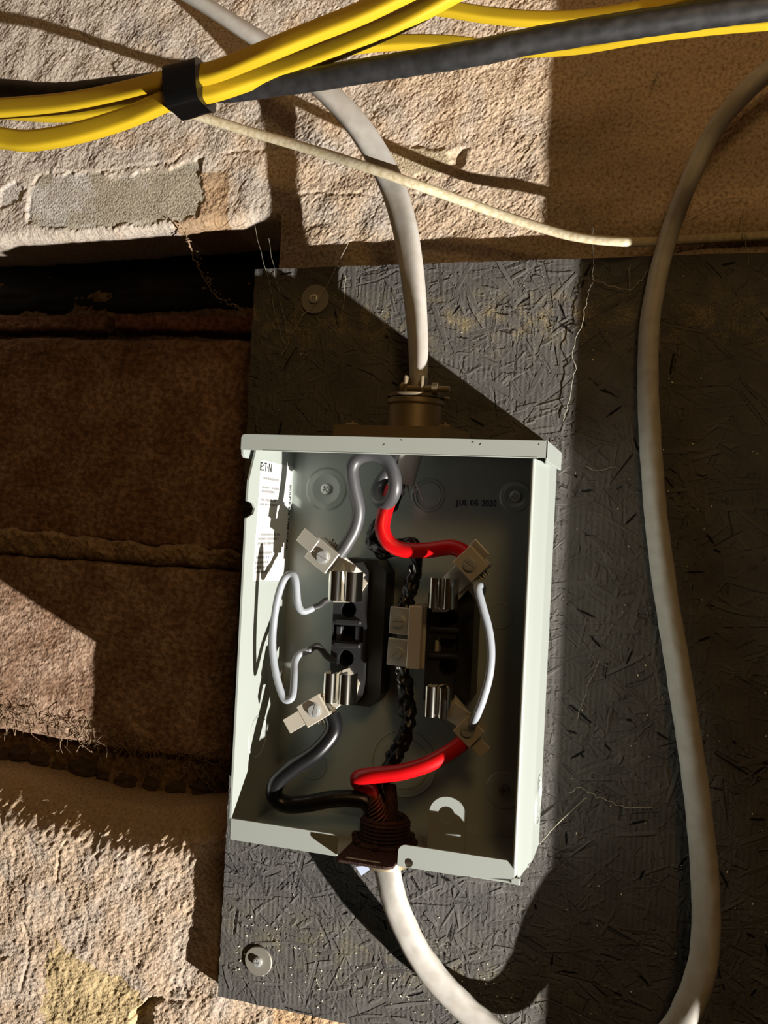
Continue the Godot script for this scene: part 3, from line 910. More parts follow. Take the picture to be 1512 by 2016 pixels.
	extrude(mb, tb, 0.0, th, Transform3D(Basis(Vector3(0, 0, 1), Vector3(0, 1, 0), Vector3(-1, 0, 0)), Vector3(-0.0028, 0, 0)))
	part("lid_skirt", mb, M.paint, lid)
	# floor pan with a tongue and a lip on either side of it
	mb = MB.new()
	span(mb, Vector3(0.0015, 0, 0.0002), Vector3(W - 0.0008, th, 0.05), 0.0003)
	span(mb, Vector3(0.0015, 0, 0.049), Vector3(W - 0.004, th, D - 0.0008), 0.0003)
	var floor_pan := part("bottom_panel", mb, M.paint_in, t)
	var xa: float = Vector3(0.079, 0.0054, 0.0824).x
	var xb: float = Vector3(0.1212, 0.0049, 0.0824).x
	mb = MB.new()
	var to := round_rect(Vector2(xa + 0.002, -0.0925), Vector2(xb - 0.001, -0.030), [0.004, 0.005, 0.012, 0.012])
	extrude(mb, to, 0.0002, 0.0018, Transform3D(Basis(Vector3(1, 0, 0), Vector3(0, 0, -1), Vector3(0, 1, 0)), Vector3.ZERO))
	var tongue := part("tongue", mb, M.rust, floor_pan)
	mb = MB.new()
	cbox(mb, Vector3((xa + xb) * 0.5 - 0.001, 0.0020, D + 0.0046), Vector3(0.0235, 0.0008, 0.0016), 0.0003)
	part("slot", mb, M.zinc, tongue)
	for e in [[0.0, xa, 0.0003, 0.004], [xb, W - 0.0060, 0.005, 0.0003]]:
		mb = MB.new()
		var lo := round_rect(Vector2(e[0], 0.0), Vector2(e[1], 0.0143), [0.0003, 0.0003, e[3], e[2]])
		if e[0] > 0.0:
			plate_hole(mb, lo, Vector2(0.1285, 0.0031) , 0.003, D - 0.0013, D)
		else:
			extrude(mb, lo, D - 0.0013, D)
		part("bottom_lip", mb, M.paint, t)
	# fastening tab standing up from the floor of the box
	mb = MB.new()
	var tz := 0.065
	var tx0: float = Vector3(0.1367, 0.0183, 0.065).x
	var tx1: float = Vector3(0.162, 0.0219, 0.065).x
	var top_y: float = Vector3(0.1482, 0.0441, 0.065).y
	var rr := (tx1 - tx0) * 0.5
	var to2 := round_rect(Vector2(tx0, 0.0008), Vector2(tx1, top_y), [0.0002, 0.0002, rr * 0.98, rr * 0.98])
	plate_hole(mb, to2, Vector2(0.1485, 0.0321), 0.0057, tz - 0.0007, tz + 0.0007)
	part("fastening_tab", mb, M.paint, t)
	# printed label on the left side
	mb = MB.new()
	var q := [Vector3(0.0017, 0.2636, 0.0636), Vector3(0.0017, 0.2628, 0.0043), Vector3(0.0017, 0.1752, 0.0122), Vector3(0.0017, 0.1774, 0.0678)]
	var lo2 := PackedVector2Array()
	for p in q: lo2.append(Vector2(p.z, p.y))
	extrude(mb, lo2, 0.0, 0.0002, Transform3D(Basis(Vector3(0, 0, 1), Vector3(0, 1, 0), Vector3(-1, 0, 0)), Vector3(0.0018, 0, 0)))
	var lab := part("label", mb, M.paper, left, "white printed label")
	var face := Basis(Vector3(0, 0, -1), Vector3(0, 1, 0), Vector3(1, 0, 0))
	text_part("logo", "E:T\u00b7N", 0.0085, M.print_black, lab, Transform3D(face, Vector3(0.0018, 0.2588, 0.0544)), true, 1.0)
	text_part("print", "MADE IN THE U.S.A.", 0.0048, M.print_black, lab, Transform3D(face * Basis(Vector3(0, 0, 1), -PI / 2 - 0.02), Vector3(0.0018, 0.223, 0.0076)), true, 1.15)
	for e in [[514, 940, 30], [512, 958, 34], [511, 966, 24], [509, 983, 30], [508, 992, 36], [505, 1052, 40], [504, 1061, 40], [503, 1070, 30], [501, 1089, 28], [500, 1098, 24], [499, 1108, 24], [498, 1118, 24], [498, 1127, 28]]:
		mb = MB.new()
		var rng := RandomNumberGenerator.new()
		rng.seed = int(e[1])
		var p0: Vector3 = label_point(e[0], e[1])
		var len_z: float = e[2] * 0.00094
		var z := 0.0
		while z < len_z:
			var w := rng.randf_range(0.0007, 0.0013)
			if rng.randf() < 0.88: cbox(mb, p0 + Vector3(0.0, 0.0, -z - w * 0.5), Vector3(0.0001, rng.randf_range(0.0014, 0.0021), w * 0.75), 0.00002)
			z += w + 0.0002
		var r_ := part("print", mb, M.print_grey, lab)

func label_point(u: float, v: float) -> Vector3:
	# place on the label: u runs from its front edge to the back, v down, in its own print units
	var f := (v - 905.0) / 239.0
	var front := Vector3(0.0018, 0.2635, 0.0638).lerp(Vector3(0.0018, 0.1774, 0.068), f)
	var back := Vector3(0.0018, 0.2628, 0.0046).lerp(Vector3(0.0018, 0.1752, 0.0124), f)
	var off := (u - (514.0 - 17.0 * f)) / 61.0 + 0.06
	return front.lerp(back, off)

# ---------------------------------------------------------------- terminals
func jaw(mb: MB, c: Vector3, hgt: float, wid := 0.0215):
	# two rolled leaves that grip a blade between them; c is the middle of the front
	for s in [-1.0, 1.0]:
		var h := wid * 0.5
		var r := h * 0.46
		var p := PackedVector2Array()
		p.append(Vector2(h * 0.98, -0.017)); p.append(Vector2(h, -0.009))
		p.append_array(arc2(Vector2(h - r, -r), r, 0.0, PI, 14))
		p.append(Vector2(h - 2.0 * r + 0.0003, -0.009)); p.append(Vector2(h * 0.22, -0.0165))
		if s < 0.0:
			var p2 := PackedVector2Array()
			for k in p.size(): p2.append(Vector2(-p[p.size() - 1 - k].x, p[p.size() - 1 - k].y))
			p = p2
		strip(mb, p, -0.0009, -hgt * 0.5, hgt * 0.5, Transform3D(Basis.IDENTITY, c))

# lug: clamp body, tongue and screw on an arm; dir is the in-plane angle from the jaw to the lug
func lug(parent: Node3D, c: Vector3, ang: float, arm_to: Vector3, o := {}):
	var bs := Basis(Vector3(0, 0, 1), ang) * Basis(Vector3(0, 1, 0), o.get("tilt", 0.0))
	var l: float = o.get("long", 0.018)
	var w: float = o.get("wide", 0.017)
	var mb := MB.new()
	# U-shaped clamp: front plate and two sides
	cbox(mb, c, Vector3(l, w, 0.0022), 0.0004, bs)
	for s in [-1.0, 1.0]: cbox(mb, c + bs * Vector3(0, s * (w * 0.5 - 0.0011), -0.0065), Vector3(l, 0.0022, 0.013), 0.0004, bs)
	cbox(mb, c + bs * Vector3(0, 0, -0.0125), Vector3(l, w, 0.0022), 0.0004, bs)
	var body := part("lug", mb, M.plate_dull if o.get("dull", false) else M.plate, parent)
	mb = MB.new()
	if o.get("tongue", 0.012) > 0.0:
		var tl: float = o.get("tongue", 0.012)
		cbox(mb, c + bs * Vector3(l * 0.5 + tl * 0.5 - 0.001, o.get("tongue_shift", 0.0), o.get("tongue_z", -0.0004)), Vector3(tl + 0.002, w * o.get("tongue_wide", 0.62), 0.0018), 0.0003, bs * Basis(Vector3(0, 1, 0), o.get("tongue_tilt", 0.0)))
		part("tongue", mb, M.plate_dull if o.get("dull", false) else M.plate, body)
	mb = MB.new()
	screw_head(mb, 0.0042, 0.0022, false, o.get("slot", 0.8), Transform3D(bs, c + bs * Vector3(o.get("screw_at", -0.001), 0, 0.001)))
	lathe(mb, [Vector2(0.0052, 0), Vector2(0.0052, 0.0006), Vector2(0.0, 0.0006)], Transform3D(bs, c + bs * Vector3(o.get("screw_at", -0.001), 0, 0.0009)) * Transform3D(Basis(Vector3.RIGHT, PI / 2), Vector3.ZERO), 28)
	part("screw", mb, M.zinc, body)
	# strap that joins the lug to the block
	mb = MB.new()
	var a := c + bs * Vector3(-l * 0.5 + 0.002, 0, -0.0125)
	var d := arm_to - a
	var mid := (a + arm_to) * 0.5
	var xa := d.normalized()
	var za := (Vector3(0, 0, 1) - xa * xa.z).normalized()
	cbox(mb, mid, Vector3(d.length() + 0.006, w * 0.86, 0.0018), 0.0004, Basis(xa, za.cross(xa), za))
	part("strap", mb, M.plate, parent)
	# cut strands of the conductor poking out of the clamp
	if o.has("strands"):
		mb = MB.new()
		for k in 7:
			var off := Vector3(-0.004 + 0.0013 * k, 0, -0.0065 + 0.0012 * sin(k * 2.1))
			var s0 := c + bs * (off + Vector3(0, o.strands * (w * 0.5 - 0.001), 0))
			tube(mb, [s0, s0 + bs * Vector3(0.0004 * sin(k * 1.7), o.strands * (0.004 + 0.0012 * sin(k * 3.0)), 0.0005 * cos(k * 2.0))], 0.0007, 0.0, {"sides": 7, "per": 1})
		part("conductor_end", mb, M.strand, body)

func base_block(parent: Node3D, top_l: Vector3, bot_r: Vector3, z1: float, holes: Array, gap: Array):
	var c := (top_l + bot_r) * 0.5
	var size := Vector3(bot_r.x - top_l.x, top_l.y - bot_r.y, z1 - 0.0016)
	var root := CSGCombiner3D.new()
	root.name = "base"
	parent.add_child(root, true)
	root.global_position = Vector3(c.x, c.y, 0.0016)
	root.material_override = M.black
	var hx := size.x * 0.5
	var hy := size.y * 0.5
	var core := CSGPolygon3D.new()
	core.name = "core"
	core.polygon = PackedVector2Array([Vector2(-hx, -hy + 0.004), Vector2(-hx + 0.004, -hy), Vector2(hx - 0.007, -hy), Vector2(hx, -hy + 0.009), Vector2(hx, hy - 0.009), Vector2(hx - 0.007, hy), Vector2(-hx + 0.004, hy), Vector2(-hx, hy - 0.004)])
	core.depth = size.z - 0.007
	core.material = M.black
	root.add_child(core)
	core.position.z = size.z - 0.007
	var top := CSGPolygon3D.new()
	top.name = "top"
	top.polygon = PackedVector2Array([Vector2(-hx, -hy + 0.006), Vector2(hx - 0.016, -hy + 0.002), Vector2(hx - 0.011, -hy + 0.009), Vector2(hx - 0.011, hy - 0.009), Vector2(hx - 0.016, hy - 0.002), Vector2(-hx, hy - 0.006)])
	top.depth = 0.0072
	top.material = M.black
	root.add_child(top)
	top.position.z = size.z
	for h in holes:
		var k := CSGCylinder3D.new()
		k.name = "hole"
		k.operation = CSGShape3D.OPERATION_SUBTRACTION
		k.radius = 0.0059; k.height = 0.04; k.sides = 36
		k.material = M.hole
		root.add_child(k)
		k.rotation.x = PI / 2
		k.position = Vector3(h.x - c.x, h.y - c.y, size.z)
	for g in gap:
		var k := CSGBox3D.new()
		k.name = "recess"
		k.operation = CSGShape3D.OPERATION_SUBTRACTION
		k.size = Vector3(g[1].x - g[0].x, g[0].y - g[1].y, 0.026)
		k.material = M.black
		root.add_child(k)
		k.position = Vector3((g[0].x + g[1].x) * 0.5 - c.x, (g[0].y + g[1].y) * 0.5 - c.y, size.z)

func terminals():
	# left block
	var c := Vector3(0.06, 0.1392, 0)
	var t := thing("terminal_block", "black terminal block with two lit spring jaws on the left of the box", "terminal block", Vector3(c.x, c.y, 0.0015), "terminal blocks in the box")
	base_block(t, Vector3(0.0505, 0.1959, 0.03), Vector3(0.0873, 0.0894, 0.022), 0.0325, [Vector3(0.0623, 0.1591, 0.0325), Vector3(0.0622, 0.1238, 0.0325)], [[Vector3(0.0508, 0.1475, 0.0325), Vector3(0.0743, 0.1359, 0.0325)]])
	var mb := MB.new()
	for y in [1225, 1271]:
		var p := Vector3(0.0633, 0.1501, 0.034) if y == 1225 else Vector3(0.0634, 0.1333, 0.034)
		cbox(mb, p, Vector3(0.0195, 0.0032, 0.004), 0.0008, Basis(Vector3(0, 0, 1), 0.03))
	for x in [0, 1]:
		var p2 := Vector3(0.0551, 0.1404, 0.028) if x == 0 else Vector3(0.0695, 0.1416, 0.028)
		cbox(mb, p2, Vector3(0.0045, 0.0125, 0.006), 0.0008)
	part("rib", mb, M.black, t)
	for e in [[Vector3(0.0644, 0.1771, 0.058), 0.0205], [Vector3(0.064, 0.1056, 0.058), 0.0205]]:
		mb = MB.new()
		jaw(mb, e[0], e[1])
		var j := part("jaw", mb, M.spring, t)
	mb = MB.new()
	extrude(mb, PackedVector2Array([Vector2(0.062, 0.1864), Vector2(0.0681, 0.1875), Vector2(0.0762, 0.1793), Vector2(0.0685, 0.1668), Vector2(0.0632, 0.1645), Vector2(0.0512, 0.1637), Vector2(0.0501, 0.1842)]), 0.0325, 0.0350)
	part("contact_foot", mb, M.plate_dull, t)
	mb = MB.new()
	extrude(mb, PackedVector2Array([Vector2(0.052, 0.1116), Vector2(0.0653, 0.1173), Vector2(0.0738, 0.1075), Vector2(0.072, 0.099), Vector2(0.0632, 0.0901), Vector2(0.0532, 0.089)]), 0.0325, 0.0350)
	part("contact_foot", mb, M.plate_dull, t)
	lug(t, Vector3(0.0486, 0.1978, 0.056), PI - 0.61, Vector3(0.067, 0.1815, 0.034), {"slot": PI - 0.61 + 0.75, "tongue": 0.012, "tongue_wide": 0.62, "tongue_shift": -0.0022, "tongue_z": 0.0008, "strands": -1.0, "long": 0.0195, "wide": 0.0175})
	lug(t, Vector3(0.0487, 0.0892, 0.058), PI + 0.60, Vector3(0.0634, 0.1022, 0.034), {"slot": PI + 0.6 + 0.15, "tongue": 0.014, "tongue_wide": 0.66, "dull": true, "strands": 1.0, "long": 0.0195, "wide": 0.0165})
	# right block
	c = Vector3(0.1291, 0.1354, 0)
	t = thing("terminal_block", "black terminal block in shadow on the right of the box beside the neutral bar", "terminal block", Vector3(c.x, c.y, 0.0015), "terminal blocks in the box")
	base_block(t, Vector3(0.1211, 0.1812, 0.03), Vector3(0.1531, 0.0937, 0.024), 0.0325, [Vector3(0.1367, 0.1585, 0.0325), Vector3(0.137, 0.1244, 0.0325)], [[Vector3(0.1272, 0.1442, 0.0325), Vector3(0.143, 0.1342, 0.0325)]])
	mb = MB.new()
	for y in [0, 1]:
		var p := Vector3(0.1346, 0.1503, 0.034) if y == 0 else Vector3(0.1348, 0.1319, 0.034)
		cbox(mb, p, Vector3(0.0215, 0.0032, 0.004), 0.0008, Basis(Vector3(0, 0, 1), 0.03))
	part("rib", mb, M.black, t)
	for e in [[Vector3(0.1359, 0.1771, 0.058), 0.0205], [Vector3(0.1364, 0.1035, 0.058), 0.0205]]:
		mb = MB.new()
		jaw(mb, e[0], e[1], 0.0178)
		part("jaw", mb, M.spring, t)
	mb = MB.new()
	extrude(mb, PackedVector2Array([Vector2(0.125, 0.1622), Vector2(0.1358, 0.163), Vector2(0.1528, 0.1836), Vector2(0.1435, 0.1918), Vector2(0.124, 0.1817)]), 0.0325, 0.0350)
	part("contact_foot", mb, M.plate_dull, t)
	mb = MB.new()
	extrude(mb, PackedVector2Array([Vector2(0.1246, 0.1106), Vector2(0.1369, 0.1125), Vector2(0.1535, 0.0959), Vector2(0.1433, 0.086), Vector2(0.1255, 0.093)]), 0.0325, 0.0350)
	part("contact_foot", mb, M.plate_dull, t)
	lug(t, Vector3(0.155, 0.1984, 0.056), 0.80, Vector3(0.1346, 0.1788, 0.034), {"slot": 1.7, "tongue": 0.006, "tongue_wide": 0.75, "tongue_shift": 0.003, "tongue_tilt": -0.3, "strands": -1.0, "long": 0.0165, "wide": 0.0185, "dull": true})
	lug(t, Vector3(0.1587, 0.0861, 0.054), -0.72, Vector3(0.1342, 0.0985, 0.034), {"slot": 0.6, "tongue": 0.010, "tongue_wide": 0.6, "tongue_shift": -0.0035, "tongue_z": -0.006, "long": 0.0155, "wide": 0.0155, "dull": true})
	# neutral bar
	c = Vector3(0.1039, 0.1371, 0)
	t = thing("neutral_bar", "nickel coloured neutral bar with two screw clamps in the middle of the box", "terminal bar", Vector3(c.x, c.y, 0.0015))
	mb = MB.new()
	var b0 := Vector3(0.1091, 0.1658, 0.038)
	var b1 := Vector3(0.1187, 0.1217, 0.038)
	span(mb, Vector3(b0.x, b1.y, 0.012), Vector3(b1.x, b0.y, 0.039), 0.0005)
	span(mb, Vector3(b1.x, b1.y, 0.0016), Vector3(b1.x + 0.0022, b0.y, 0.034), 0.0004)
	span(mb, Vector3(b1.x + 0.0022, b1.y - 0.004, 0.020), Vector3(b1.x + 0.0105, b0.y - 0.001, 0.029), 0.0005)
	span(mb, Vector3(b0.x - 0.013, b1.y + 0.004, 0.0016), Vector3(b1.x, b0.y - 0.004, 0.020), 0.0006)
	part("bar", mb, M.plate_dull, t)
	for e in [[Vector3(0.1022, 0.1543, 0.035), 0.0], [Vector3(0.1018, 0.132, 0.035), 0.75]]:
		mb = MB.new()
		cbox(mb, e[0], Vector3(0.0155, 0.0192, 0.002), 0.0005, Basis(Vector3(0, 0, 1), -0.03))
		cbox(mb, e[0] + Vector3(-0.0068, 0, -0.006), Vector3(0.002, 0.019, 0.012), 0.0005, Basis(Vector3(0, 0, 1), -0.03))
		var cl := part("clamp", mb, M.zinc, t)
		mb = MB.new()
		screw_head(mb, 0.0043, 0.0028, false, e[1], Transform3D(Basis.IDENTITY, e[0] + Vector3(-0.0005, -0.0006, 0.001)))
		part("screw", mb, M.zinc, cl)
	# screws that fix the box to the board
	for e in [[Vector3(0.0297, 0.2466, 0.0021), "bright cross-head screw fixing the box near its label", 0.6, "zinc"], [Vector3(0.1747, 0.2468, 0.0021), "cross-head screw fixing the box beside the stamped date", 0.3, "zinc"], [Vector3(0.1768, 0.0354, 0.0021), "dark cross-head screw fixing the box above its lower right corner", 0.1, "washer"]]:
		mb = MB.new()
		screw_head(mb, 0.0041, 0.0024, true, e[2], Transform3D(Basis.IDENTITY, e[0]))
		single("mounting_screw", mb, M[e[3]], e[1], "screw", "screws fixing the box to the board")

# ---------------------------------------------------------------- wires in the box
func wires():
	var mb := MB.new()
	extrude(mb, PackedVector2Array([Vector2(0.0939, -0.0033), Vector2(0.0983, -0.0086), Vector2(0.1037, -0.0038), Vector2(0.1015, -0.0015)]), 0.0855, 0.0862)
	single("paper_scrap", mb, M.scrap, "small white scrap sticking out under the rusty tongue of the box", "scrap")
	mb = MB.new()
	tube(mb, [Vector3(0.0593, 0.199, 0.05), Vector3(0.0639, 0.206, 0.05), Vector3(0.07, 0.2182, 0.05), Vector3(0.0726, 0.2315, 0.052), Vector3(0.0697, 0.2476, 0.056), Vector3(0.0683, 0.2598, 0.058), Vector3(0.0727, 0.267, 0.058), Vector3(0.0829, 0.2698, 0.058), Vector3(0.0934, 0.2655, 0.058), Vector3(0.099, 0.2559, 0.058), Vector3(0.0994, 0.2455, 0.056), Vector3(0.0936, 0.2374, 0.05), Vector3(0.0849, 0.2377, 0.042), Vector3(0.0798, 0.2451, 0.034), Vector3(0.082, 0.2538, 0.03), Vector3(0.0902, 0.265, 0.03), Vector3(0.0983, 0.2759, 0.034)], 0.0047, 0.0, {"sides": 20})
	single("grey_wire", mb, M.grey_wire, "thick grey wire looping from the upper left lug to the cable entry", "wire")
	mb = MB.new()
	tube(mb, [Vector3(0.0905, 0.2478, 0.032), Vector3(0.0904, 0.2391, 0.038), Vector3(0.0896, 0.2292, 0.045), Vector3(0.0896, 0.2184, 0.048), Vector3(0.0949, 0.2091, 0.048), Vector3(0.1059, 0.2048, 0.047), Vector3(0.1234, 0.2057, 0.046), Vector3(0.1396, 0.2084, 0.047), Vector3(0.1516, 0.2042, 0.049)], 0.0054, 0.0, {"sides": 20})
	single("red_wire", mb, M.red_wire, "thick red wire running to the upper right lug", "wire", "red wires in the box")
	mb = MB.new()
	tube(mb, [Vector3(0.1584, 0.0828, 0.048), Vector3(0.1515, 0.0748, 0.05), Vector3(0.1409, 0.0667, 0.053), Vector3(0.1289, 0.0598, 0.056), Vector3(0.1126, 0.0538, 0.058), Vector3(0.0929, 0.0493, 0.058), Vector3(0.0833, 0.0457, 0.054), Vector3(0.082, 0.0401, 0.048), Vector3(0.0884, 0.0364, 0.044), Vector3(0.0933, 0.0288, 0.044), Vector3(0.0972, 0.0172, 0.045)], 0.0056, 0.0, {"sides": 20})
	single("red_wire", mb, M.red_wire, "thick red wire bending from the lower right lug to the bottom connector", "wire", "red wires in the box")
	mb = MB.new()
	tube(mb, [Vector3(0.0591, 0.0867, 0.05), Vector3(0.0618, 0.0788, 0.05), Vector3(0.0603, 0.0712, 0.052), Vector3(0.0514, 0.0596, 0.056), Vector3(0.0368, 0.0481, 0.06), Vector3(0.0259, 0.0373, 0.062), Vector3(0.0233, 0.0272, 0.06), Vector3(0.0305, 0.0215, 0.058), Vector3(0.045, 0.0229, 0.056), Vector3(0.0622, 0.0273, 0.052), Vector3(0.0777, 0.0289, 0.048), Vector3(0.0873, 0.0268, 0.046), Vector3(0.095, 0.0162, 0.045)], 0.0060, 0.0, {"sides": 20})
	single("black_wire", mb, M.black_wire, "thick black wire curving from the lower left lug to the bottom connector", "wire")
	mb = MB.new()
	tube(mb, [Vector3(0.0962, 0.2698, 0.018), Vector3(0.092, 0.2491, 0.02), Vector3(0.0833, 0.2302, 0.02), Vector3(0.0769, 0.2169, 0.022), Vector3(0.0764, 0.2069, 0.024), Vector3(0.0835, 0.2021, 0.026), Vector3(0.0948, 0.2057, 0.026), Vector3(0.1037, 0.2091, 0.026), Vector3(0.109, 0.2036, 0.028), Vector3(0.1099, 0.1913, 0.029), Vector3(0.1082, 0.1786, 0.03), Vector3(0.1056, 0.1694, 0.03), Vector3(0.1036, 0.1601, 0.029)], 0.0046, 0.0, {"sides": 18, "lump": 0.55, "seed": 5})
	single("taped_wire", mb, M.tape, "neutral wire wrapped in black tape above the neutral bar", "wire", "neutral wires wrapped in black tape")
	mb = MB.new()
	tube(mb, [Vector3(0.1035, 0.1256, 0.029), Vector3(0.1049, 0.1165, 0.03), Vector3(0.1073, 0.1046, 0.031), Vector3(0.1102, 0.0906, 0.032), Vector3(0.1109, 0.0796, 0.034), Vector3(0.1083, 0.069, 0.036), Vector3(0.1055, 0.062, 0.038), Vector3(0.1013, 0.0519, 0.04), Vector3(0.0967, 0.0376, 0.042), Vector3(0.0985, 0.0209, 0.045)], 0.0049, 0.0, {"sides": 18, "lump": 0.55, "seed": 8})
	single("taped_wire", mb, M.tape, "neutral wire wrapped in black tape below the neutral bar", "wire", "neutral wires wrapped in black tape")
	# bypass jumpers
	var t := thing("jumper_wire", "bent white jumper wire on the left beside the label", "wire", Vector3(0.0248, 0.1405, 0.06), "white jumper wires")
	mb = MB.new()
	tube(mb, [Vector3(0.0452, 0.161, 0.06), Vector3(0.0408, 0.1588, 0.064), Vector3(0.0381, 0.1602, 0.066), Vector3(0.0363, 0.1651, 0.067), Vector3(0.0349, 0.1774, 0.068), Vector3(0.0331, 0.183, 0.068), Vector3(0.0296, 0.1838, 0.068), Vector3(0.0253, 0.1793, 0.068), Vector3(0.021, 0.1658, 0.067), Vector3(0.0186, 0.1459, 0.066), Vector3(0.0191, 0.1299, 0.066), Vector3(0.0222, 0.1142, 0.066), Vector3(0.0268, 0.1015, 0.066), Vector3(0.0301, 0.0965, 0.066), Vector3(0.0339, 0.0969, 0.066), Vector3(0.0351, 0.1009, 0.064), Vector3(0.0329, 0.1123, 0.058), Vector3(0.0304, 0.1202, 0.052), Vector3(0.032, 0.1259, 0.047), Vector3(0.0392, 0.1291, 0.044)], 0.0026, 0.0, {"sides": 14})
	part("wire", mb, M.white_wire, t)
	mb = MB.new()
	tube(mb, [Vector3(0.0441, 0.1606, 0.061), Vector3(0.0482, 0.1623, 0.056), Vector3(0.0511, 0.1655, 0.052), Vector3(0.0542, 0.1669, 0.048)], 0.0024, 0.0, {"sides": 12})
	part("sleeve", mb, M.sleeve, t, "dark sleeve on the upper end")
	mb = MB.new()
	tube(mb, [Vector3(0.0373, 0.1283, 0.045), Vector3(0.0422, 0.132, 0.042), Vector3(0.0455, 0.1302, 0.04), Vector3(0.0497, 0.1244, 0.037), Vector3(0.0547, 0.1215, 0.034)], 0.0024, 0.0, {"sides": 12})
	part("sleeve", mb, M.sleeve, t, "dark sleeve on the lower end")
	mb = MB.new()
	tube(mb, [Vector3(0.1615, 0.1775, 0.052), Vector3(0.1641, 0.1828, 0.06), Vector3(0.1638, 0.1849, 0.068), Vector3(0.1636, 0.1828, 0.072), Vector3(0.1674, 0.1715, 0.073), Vector3(0.1721, 0.1571, 0.073), Vector3(0.1744, 0.1425, 0.073), Vector3(0.1738, 0.1276, 0.073), Vector3(0.1704, 0.1124, 0.072), Vector3(0.1671, 0.1028, 0.07), Vector3(0.1647, 0.0965, 0.066), Vector3(0.1626, 0.0931, 0.06)], 0.0028, 0.0, {"sides": 14})
	single("jumper_wire", mb, M.white_wire, "bowed white jumper wire on the right between two lugs", "wire", "white jumper wires")

# ---------------------------------------------------------------- fittings on top and bottom
func connectors():
	var cx := Vector3(0.1083, 0.3053, 0.045).x
	var zc := 0.045
	var t := thing("cable_hub", "weathered metal cable hub with a clamp on top of the meter box", "cable fitting", Vector3(cx, H, zc))
	var mb := MB.new()
	var xl: float = Vector3(0.0593, 0.2868, 0.06).x
	var xr: float = Vector3(0.1477, 0.2883, 0.045).x
	var o := PackedVector2Array([Vector2(xl, -0.075), Vector2(xl + 0.075, -0.075), Vector2(xr - 0.004, -0.052), Vector2(xr, -0.045), Vector2(xr - 0.018, -0.014), Vector2(xl + 0.075, -0.008), Vector2(xl + 0.004, -0.008), Vector2(xl, -0.012)])
	extrude(mb, o, H, H + 0.0088, Transform3D(Basis(Vector3(1, 0, 0), Vector3(0, 0, -1), Vector3(0, 1, 0)), Vector3.ZERO))
	part("flange", mb, M.cast, t)
	mb = MB.new()
	var yb := H + 0.008
	var r := 0.0180
	lathe(mb, [Vector2(r + 0.001, 0), Vector2(r + 0.0008, 0.0175), Vector2(r + 0.0022, 0.019), Vector2(r + 0.0022, 0.022), Vector2(r, 0.023), Vector2(0.010, 0.023)], Transform3D(Basis.IDENTITY, Vector3(cx, yb, zc)), 56)
	part("collar", mb, M.cast, t)
	for e in [Vector3(0.0645, 0.2906, 0.055), Vector3(0.1313, 0.2911, 0.055)]:
		mb = MB.new()
		cbox(mb, Vector3(e.x, H + 0.0105, 0.05), Vector3(0.0088, 0.0042, 0.008), 0.0008)
		lathe(mb, [Vector2(0.0016, 0), Vector2(0.0016, 0.0022), Vector2(0, 0.0022)], Transform3D(Basis.IDENTITY, Vector3(e.x, H + 0.0122, 0.05)), 16)
		part("bolt", mb, M.cast, t)
	# saddle clamp on the collar
	mb = MB.new()
	var yc := yb + 0.023
	for e in [Vector3(0.1043, 0.3145, 0.055), Vector3(0.1159, 0.3145, 0.055)]:
		cbox(mb, Vector3(e.x, yc + 0.0065, 0.055), Vector3(0.0028, 0.016, 0.012), 0.0012)
	lathe(mb, [Vector2(0.020, 0), Vector2(0.0205, 0.002), Vector2(0.017, 0.003), Vector2(0.008, 0.003)], Transform3D(Basis.IDENTITY, Vector3(cx, yc, zc)), 48)
	var cl := part("clamp", mb, M.cast, t)
	for e in [[Vector3(0.1036, 0.3161, 0.058), 0.0315, 0.0026], [Vector3(0.1014, 0.3113, 0.045), 0.031, 0.0017]]:
		mb = MB.new()
		tube(mb, [e[0], e[0] + Vector3(e[1] * 0.5, -0.0003, 0), e[0] + Vector3(e[1], -0.0006, 0)], e[2] * 0.8, 0.0, {"sides": 14, "rib": 0.0})
		lathe(mb, [Vector2(0.0042, 0), Vector2(0.0040, 0.002), Vector2(0.002, 0.0034), Vector2(0, 0.0036)], Transform3D(Basis(Vector3(0, 0, 1), PI / 2), e[0]), 20)
		lathe(mb, [Vector2(0.0042, 0), Vector2(0.0042, 0.004), Vector2(0, 0.004)], Transform3D(Basis(Vector3(0, 0, 1), -PI / 2), e[0] + Vector3(e[1] * 0.62, -0.0003, 0)), 6)
		part("clamp_screw", mb, M.cast, cl)
	# bottom fitting
	var bx: float = Vector3(0.1012, 0.0037, 0.045).x
	t = thing("cable_connector", "rusty brown threaded cable connector in the bottom of the box", "cable fitting", Vector3(bx, 0.0015, 0.045))
	mb = MB.new()
	lathe(mb, [Vector2(0.0225, 0.0), Vector2(0.0225, 0.0015), Vector2(0.0212, 0.0022), Vector2(0.0185, 0.0024)], Transform3D(Basis.IDENTITY, Vector3(bx, 0.0015, 0.045)), 48)
	for k in 8: cbox(mb, Vector3(bx + cos(k * TAU / 8) * 0.0215, 0.0036, 0.045 + sin(k * TAU / 8) * 0.0215), Vector3(0.004, 0.0032, 0.005), 0.0006, Basis(Vector3.UP, -k * TAU / 8))
	part("locknut", mb, M.rust, t)
	mb = MB.new()
	var pr := [Vector2(0.0185, 0.0)]
	for k in 6:
		pr.append(Vector2(0.0178, 0.0012 + k * 0.0026)); pr.append(Vector2(0.0163, 0.0025 + k * 0.0026))
	pr.append_array([Vector2(0.0163, 0.0165), Vector2(0.0145, 0.018), Vector2(0.0130, 0.016), Vector2(0.0128, 0.002), Vector2(0.0, 0.002)])
	lathe(mb, pr, Transform3D(Basis.IDENTITY, Vector3(bx, 0.0015, 0.045)), 48)
	part("threaded_nipple", mb, M.rust, t)
	mb = MB.new()
